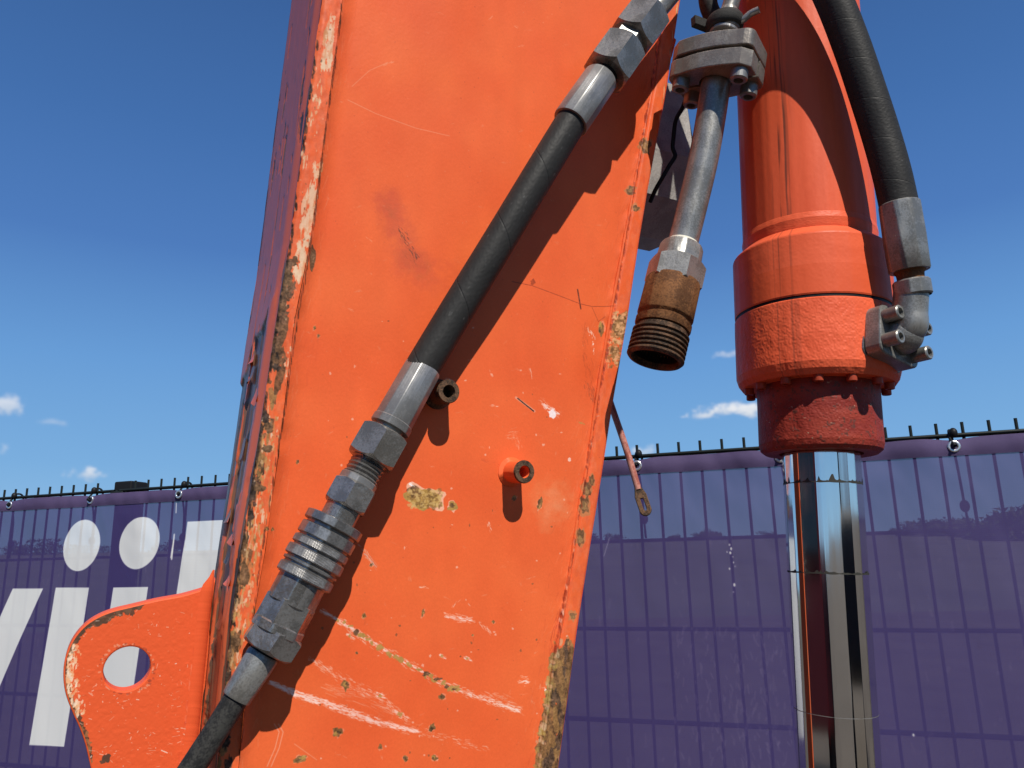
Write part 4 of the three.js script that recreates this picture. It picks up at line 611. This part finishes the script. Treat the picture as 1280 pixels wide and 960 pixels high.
// ---------------------------------------------------------------- mesh fence with its banner
const FTH = .3337, FD = 1.854, FN = V(Math.sin(FTH), 0, -Math.cos(FTH)), FT = V(Math.cos(FTH), 0, Math.sin(FTH)), RAIL = 1.7 + .2454;
const FP = (s, y, off = 0) => { const p = CAM.clone().addScaledVector(FN, FD + off).addScaledVector(FT, s); p.y = y; return p; };
const fenceAt = (x, y, off = 0) => { const r = ray(x, y), k = (FD + off) / r.dot(FN); const p = CAM.clone().addScaledVector(r, k); return [p.clone().sub(CAM).dot(FT), p.y]; };
{
  const S0 = -2.425 - .05 * 40, wireG = new THREE.CylinderGeometry(.0034, .0034, RAIL + .028 - .06, 8); wireG.translate(0, (RAIL + .028 + .06) / 2, 0);
  const posts = [-4.47, -1.938, .594, 3.126];
  const panelLabels = ['black wire mesh fence panel behind the lettered banner, beyond the capped post', 'black wire mesh fence panel running from the capped post past the cylinder', 'black wire mesh fence panel past the cylinder beyond the second post'];
  for (let i = 0; i < 3; i++) {
    const a = posts[i] + .04, b = posts[i + 1] - .04, base = FP((a + b) / 2, 0, 0);
    const t = thing('mesh_fence_panel', panelLabels[i], 'fence', base, 'mesh fence panels in a row');
    for (let n = 0; n < 400; n++) { const s = -2.425 + .05 * (n - 45); if (s < a || s > b) continue; const w = shade(new THREE.Mesh(wireG, M.wire)); w.name = 'upright_wire'; const p = FP(s, 0, 0).sub(base); w.position.copy(p); t.add(w); }
    for (let r = 0; r < 10; r++) for (const o of [-.007, .007]) { const y = RAIL - .2 * r; if (y < .05) continue; part(t, 'cross_wire', tube([FP(a - .03, y, o), FP((a + b) / 2, y, o), FP(b + .03, y, o)], .004, 4, 8), M.wire); }
  }
  for (const [i, s] of posts.entries()) {
    if (i === 0 || i === 3) continue;
    const t = thing('fence_post', i === 1 ? 'black square fence post with plastic cap behind the lettered banner' : 'black square fence post beyond the cylinder', 'post', FP(s, 0, .045));
    part(t, 'shaft', box(FP(s, (RAIL - .01) / 2, .045), .06, RAIL - .01, .06, FT, Y, FN.clone().negate(), .004), M.wire);
    part(t, 'cap', box(FP(s, RAIL + .012, .045), .068, .038, .068, FT, Y, FN.clone().negate(), .005), M.black);
    for (const y of [RAIL - .0, RAIL - .8]) part(t, 'clip', box(FP(s, y - .012, .004), .05, .022, .03, FT, Y, FN.clone().negate(), .004), M.wire);
  }
  // banner
  const s0 = -3.0, s1 = 1.2, BH = 1.80, TWb = 2048, THb = 896, off = -.022;
  const ties = [[13, 632], [113, 627], [226, 618], [797, 590], [976, 578], [1193, 563]].map(([x, y]) => fenceAt(x, y, off)[0]);
  const tieLabels = ['black elastic banner tie above the slanted white v stroke', 'black elastic banner tie beside the capped post, over the first oval dot', 'black elastic banner tie with a white bird dropping streak below it', 'black elastic banner tie beside the hanging slotted rod', 'black elastic banner tie half hidden by the cylinder gland', 'black elastic banner tie on the open hem past the chrome rod'];
  const nearTie = (s) => { let m = 9; for (const t of ties) m = Math.min(m, Math.abs(s - t)); return m; };
  const wave = (s, y) => { const d = RAIL - y; return .010 * (fbm(s * 5, y * 1.5, 131, 3) - .5) + .020 * (fbm(s * 14, y * 7, 133, 3) - .5) * Math.exp(-d * 5) + .010 * Math.sin(s * 9 + 1) * Math.exp(-d * 10) * .5 + .004 * Math.sin(s * 23 + y * 3) * Math.exp(-d * 14) + .006 * Math.exp(-Math.pow(nearTie(s) / .05, 2)) * Math.exp(-d * 40); };
  const topY = (s) => RAIL - .007 - .005 * Math.exp(-Math.pow(nearTie(s) / .03, 2)) - .003 * vnoise(s * 7, 1, 9);
  const cv = document.createElement('canvas'); cv.width = TWb; cv.height = THb; const g = cv.getContext('2d'), Q = rng(9);
  const C = (x, y) => { const [s, h] = fenceAt(x, y, off); return [(s - s0) / (s1 - s0) * TWb, (RAIL - h) / BH * THb]; };
  const css = (c, a = 1) => `rgba(${enc(c[0]) | 0},${enc(c[1]) | 0},${enc(c[2]) | 0},${a})`;
  const PURPLE = [.047, .033, .136], WHITE = [.74, .76, .76];
  g.fillStyle = css(PURPLE); g.fillRect(0, 0, TWb, THb);
  // dust and dried rain marks
  for (let i = 0; i < 2600; i++) { const x = Q() * TWb, y = THb * (.1 + .9 * Q()), l = 2 + Q() * 10; g.strokeStyle = css(Q() < .6 ? [.13, .10, .2] : [.04, .025, .11], .10 + .12 * Q()); g.lineWidth = .8 + Q() * 2.5; g.beginPath(); g.moveTo(x, y); g.lineTo(x + (Q() - .5) * 6, y + l); g.stroke(); }
  const poly = (pts, c = WHITE) => { g.fillStyle = css(c); g.beginPath(); pts.forEach((p, i) => (i ? g.lineTo(...C(...p)) : g.moveTo(...C(...p)))); g.closePath(); g.fill(); };
  const oval = (x, y, rx, ry, tilt) => { poly([...Array(60)].map((_, i) => { const t = i / 60 * 2 * Math.PI, a = Math.cos(t) * rx, b = Math.sin(t) * ry; return [x + a * Math.cos(tilt) - b * Math.sin(tilt), y + a * Math.sin(tilt) + b * Math.cos(tilt)]; })); };
  poly([[16.6, 735.6], [54.2, 735.6], [-33, 932], [-70, 932]]); poly([[-118, 736], [-86, 736], [-66, 932], [-100, 932]]);
  poly([[69.3, 734.4], [110.9, 734.4], [80, 933.5], [37.2, 931]]);
  poly([[141.4, 734.4], [186, 733.6], [156, 936], [110, 934]]);
  oval(101.4, 681.8, 22.5, 33, .3); oval(174.6, 679, 24.5, 33.5, .33);
  poly([[234.4, 652], [281, 650], [241, 938], [190, 936]]);
  for (const [a, b, w] of [[[221, 622], [220, 641], 2.2], [[218, 668], [215, 699], 3], [[217, 676], [214, 697], 2], [[762, 672], [755, 695], 1.2]]) { g.strokeStyle = css([.8, .8, .76], w > 1.5 ? .95 : .4); g.lineWidth = w * .75; g.lineCap = 'round'; g.beginPath(); g.moveTo(...C(...a)); g.lineTo(...C(...b)); g.stroke(); }
  for (const [x, y, r] of [[912, 681, 1.6], [914, 686, 2.2], [913, 691, 2.2], [909, 690, 1.2], [917, 703, 1.3], [912, 711, 1.6], [919, 708, 1], [918, 731, 2.4], [917, 740, 1], [1142, 919, 1.8], [916, 696, 1]]) { const p = C(x, y); g.fillStyle = css([.75, .76, .7], .9); g.beginPath(); g.ellipse(p[0], p[1], r * .5, r * .8, 0, 0, 7); g.fill(); }
  for (let i = 0; i < 260; i++) { const p = C(840 + Q() * 150, 780 + Q() * 180); g.strokeStyle = css([.2, .17, .26], .12 + .12 * Q()); g.lineWidth = .6 + Q() * 1.4; g.beginPath(); g.moveTo(...p); g.lineTo(p[0] + (Q() - .5) * 5, p[1] + 2 + Q() * 7); g.stroke(); }
  const bt = new THREE.CanvasTexture(cv); bt.colorSpace = THREE.SRGBColorSpace; bt.wrapS = bt.wrapT = THREE.ClampToEdgeWrapping; bt.magFilter = bt.minFilter = THREE.LinearFilter;
  const weave = tex(128, 128, (u, v) => .5 + .25 * Math.sin(u * 2 * Math.PI * 16) + .25 * Math.sin(v * 2 * Math.PI * 16), { color: false, repeat: [60, 26] });
  const bm = mat([1, 1, 1], .62, 0, { map: bt, transparent: true, opacity: .84, bumpMap: weave, bumpScale: .00006, specularIntensity: 1 });
  const base = FP(-.9, RAIL - BH, off);
  const ban = thing('fence_banner', 'purple see-through fabric banner with large white letters on the fence', 'banner', base);
  const cloth = sheet(420, 90, (a, b) => { const s = lerp(s0, s1, a), y = lerp(RAIL - .044, RAIL - BH, b * b * .4 + b * .6); return { p: FP(s, y, off + wave(s, y)), t: [a, 1 - (RAIL - y) / BH] }; });
  part(ban, 'printed_cloth', cloth, bm);
  const hem = sheet(420, 5, (a, b) => { const s = lerp(s0, s1, a), y = lerp(topY(s), RAIL - .046, b); return { p: FP(s, y, off - .0015 + wave(s, y) + .003 * Math.sin(b * Math.PI) * -1), t: [a * 60, b] }; });
  part(ban, 'hem', hem, mat([.082, .060, .138], .65, 0, { bumpMap: grainBump, bumpScale: .0003 }), 'double purple hem along the top');
  const gm = mat([.8, .8, .78], .3, .9);
  for (const s of ties) { const y = RAIL - .026, q = FP(s, y, off - .006 + wave(s, y)); const t = new THREE.TorusGeometry(.0095, .0032, 10, 28); t.scale(1, 1, .5); t.rotateY(-FTH); t.translate(q.x, q.y, q.z); part(ban, 'grommet', t, gm); }
  for (const [ti, s] of ties.entries()) { // ball ties through the grommets and round the top wire
    const y = RAIL - .026, c = FP(s, RAIL, 0), gt = FP(s, y, off - .012), t = thing('banner_tie', tieLabels[ti], 'tie', c, 'banner ties along the top wire');
    part(t, 'loop', tube([gt, FP(s - .004, RAIL - .008, -.017), FP(s - .002, RAIL + .010, -.006), FP(s + .004, RAIL + .010, .008), FP(s + .006, RAIL - .004, .016), FP(s + .004, y + .006, .004), FP(s + .001, y - .001, off + .006), gt], .0030, 60, 8), M.black);
    const ball = new THREE.SphereGeometry(.0085, 16, 12), bp = FP(s + .004, RAIL + .004, -.016); ball.scale(1, 1.25, 1); ball.translate(bp.x, bp.y, bp.z); part(t, 'ball', ball, M.black);
    const e = FP(s + .006, RAIL - .15, -.008); part(t, 'tail', tube([FP(s, y, off + .006), FP(s + .004, RAIL - .08, -.008), e], .0028, 20, 8), M.black);
    const kn = new THREE.SphereGeometry(.010, 12, 10); kn.scale(1, 1.3, .8); kn.translate(e.x, e.y, e.z); part(t, 'knot', kn, M.black);
    part(t, 'tail', tube([e, FP(s + .008, RAIL - .195, -.009)], .0026, 4, 8), M.black);
  }
}

// ---------------------------------------------------------------- trees and hedges far beyond the fence
const ty = (z) => Math.max(0, Math.min(4.6, (-z - 24) * .05));
{
  const leafM = mat([1, 1, 1], .8, 0, { map: mottled([.03, .05, .018], [.07, .095, .035], 40, 6, .4) }), barkM = mat([.09, .07, .05], .9, 0);
  const hill = sheet(2, 30, (a, b) => { const z = -lerp(24, 400, b * b); return { p: V(lerp(-500, 500, a), ty(z) + .01 - .05 * (b === 0 ? 1 : 0), z), t: [lerp(-500, 500, a), z] }; });
  single('field', hill, mat([1, 1, 1], .95, 0, { map: tex(256, 256, (u, v) => mixc([.085, .09, .062], [.14, .14, .10], fbm(u * 8, v * 8, 141, 4, 8, 8)), { repeat: [.04, .04] }) }), 'dry pale field rising gently beyond the fence', 'field', V(0, 0, -24), null, 'structure');
  const tree = (x, yTop, dist, wide, seed, label) => {
    const r = ray(x, 700), L = Math.hypot(r.x, r.z), base = V(r.x / L * dist, ty(r.z / L * dist) - .1, r.z / L * dist), rt = ray(x, yTop), h = Math.max(1.2, 1.7 + rt.y / Math.hypot(rt.x, rt.z) * dist - base.y);
    const t = thing('tree', label, 'tree', base, 'trees beyond the fence'), Q = rng(seed), w = wide * dist / F;
    const tr = turned(base, Y, [[h * .035, 0], [h * .025, h * .3], [h * .012, h * .7], [.01, h * .85]], 8); part(t, 'trunk', tr, barkM);
    const pos = [], uv = []; const n = 900, lobes = [...Array(9)].map(() => [(Q() - .5) * w * .75, h * (.15 + .6 * Q()), (Q() - .5) * w * .75, (.18 + .17 * Q()) * Math.max(w, h * .7)]);
    for (let i = 0; i < n; i++) { const l = lobes[i % 9], a = Q() * 6.283, b = Math.acos(2 * Q() - 1), rr = l[3] * Math.pow(Q(), .4), c = V(l[0] + rr * Math.sin(b) * Math.cos(a), Math.min(h, Math.max(.15, l[1] + rr * .8 * Math.cos(b))), l[2] + rr * Math.sin(b) * Math.sin(a)).add(base); const s = h * .13; for (let k = 0; k < 3; k++) { pos.push(c.x + (Q() - .5) * s * 2, Math.max(base.y + .1, c.y + (Q() - .5) * s * 2), c.z + (Q() - .5) * s * 2); uv.push(Q() * .1, Q() * .1); } }
    const g = new THREE.BufferGeometry(); g.setAttribute('position', new THREE.Float32BufferAttribute(pos, 3)); g.setAttribute('uv', new THREE.Float32BufferAttribute(uv, 2)); g.computeVertexNormals(); part(t, 'crown', g, leafM);
  };
  const list = [[1128, 660, 150, 18], [1150, 652, 120, 34], [1172, 648, 115, 34], [1192, 650, 118, 30], [1214, 646, 110, 36], [1238, 640, 100, 44], [1264, 636, 95, 50], [1296, 634, 95, 60], [880, 664, 150, 20], [895, 660, 150, 20], [845, 668, 155, 16], [770, 667, 150, 26], [745, 666, 150, 22], [965, 664, 150, 22], [50, 675, 130, 46], [80, 682, 140, 40], [15, 684, 140, 30], [120, 684, 140, 40], [210, 676, 140, 30], [700, 670, 150, 30]];
  list.forEach(([x, y, d, w], i) => tree(x, y, d, w, 300 + i, x > 1100 ? 'dark leafy tree of the clump behind the banner past the cylinder' : x > 600 ? 'low dark tree on the skyline between the arm and the cylinder' : 'low dark tree behind the lettered part of the banner'));
}
// ---------------------------------------------------------------- machines parked behind the camera, seen mirrored in the chrome rod
{
  const body = mat([.20, .030, .018], .45, 0), dark = mat([.02, .02, .021], .6, 0), glass = mat([.02, .025, .03], .08, 0, { specularIntensity: 1 }), maroon = mat([.38, .05, .04], .5, 0);
  const machine = (x, z, turn, label, paint, hh = 1.75) => {
    const t = thing('parked_excavator', label, 'excavator', V(x, 0, z), 'machines parked behind the camera'), ex = V(Math.cos(turn), 0, -Math.sin(turn)), ez = V(Math.sin(turn), 0, Math.cos(turn));
    const p = (a, b, c) => V(x, b, z).addScaledVector(ex, a).addScaledVector(ez, c), b = (n, a, h, c, sx, sy, sz, m, r = .05) => part(t, n, box(p(a, h, c), sx, sy, sz, ex, Y, ez, r), m);
    for (const s of [-1, 1]) { const tr = new THREE.Shape(); tr.moveTo(-1.2, .05); tr.lineTo(1.2, .05); tr.absarc(1.2, .42, .37, -Math.PI / 2, Math.PI / 2, false); tr.lineTo(-1.2, .79); tr.absarc(-1.2, .42, .37, Math.PI / 2, Math.PI * 1.5, false); part(t, 'track', extrude(tr, .45, new THREE.Matrix4().makeBasis(ex, Y, ez).setPosition(p(0, 0, s * .95 - .22)), .02), dark); }
    b('house', -.25, (hh + .975) / 2, 0, 2.3, hh - .975, 2.0, paint, .08); b('counterweight', -1.45, 1.35, 0, .55, .85, 1.9, dark, .2); b('turntable', 0, .88, 0, 1.1, .25, 1.1, dark);
    b('cab', .55, 2.15, .55, 1.1, 1.1, .9, dark, .1); b('cab_roof', .55, 2.74, .55, 1.2, .08, .98, paint, .03); b('cab_window', 1.09, 2.2, .55, .06, .75, .7, glass, .02); b('cab_window', .55, 2.2, 1.0, .8, .75, .05, glass, .02);
    const bs = new THREE.Shape(); [[.5, 1.5], [.9, 1.35], [2.4, 3.1], [3.6, 3.5], [3.5, 3.75], [2.2, 3.5]].forEach(([q, r], i) => (i ? bs.lineTo(q, r) : bs.moveTo(q, r))); bs.closePath(); part(t, 'boom', extrude(bs, .3, new THREE.Matrix4().makeBasis(ex, Y, ez).setPosition(p(0, 0, -.35)), .02), paint);
  };
  machine(3.7, 2.7, -.6, 'dark red parked excavator on tracks with a black cab', body);
  machine(-2.9, 1.5, 2.55, 'maroon parked excavator on tracks with a tall engine house', maroon, 2.7);
}
renderer.render(scene, camera);
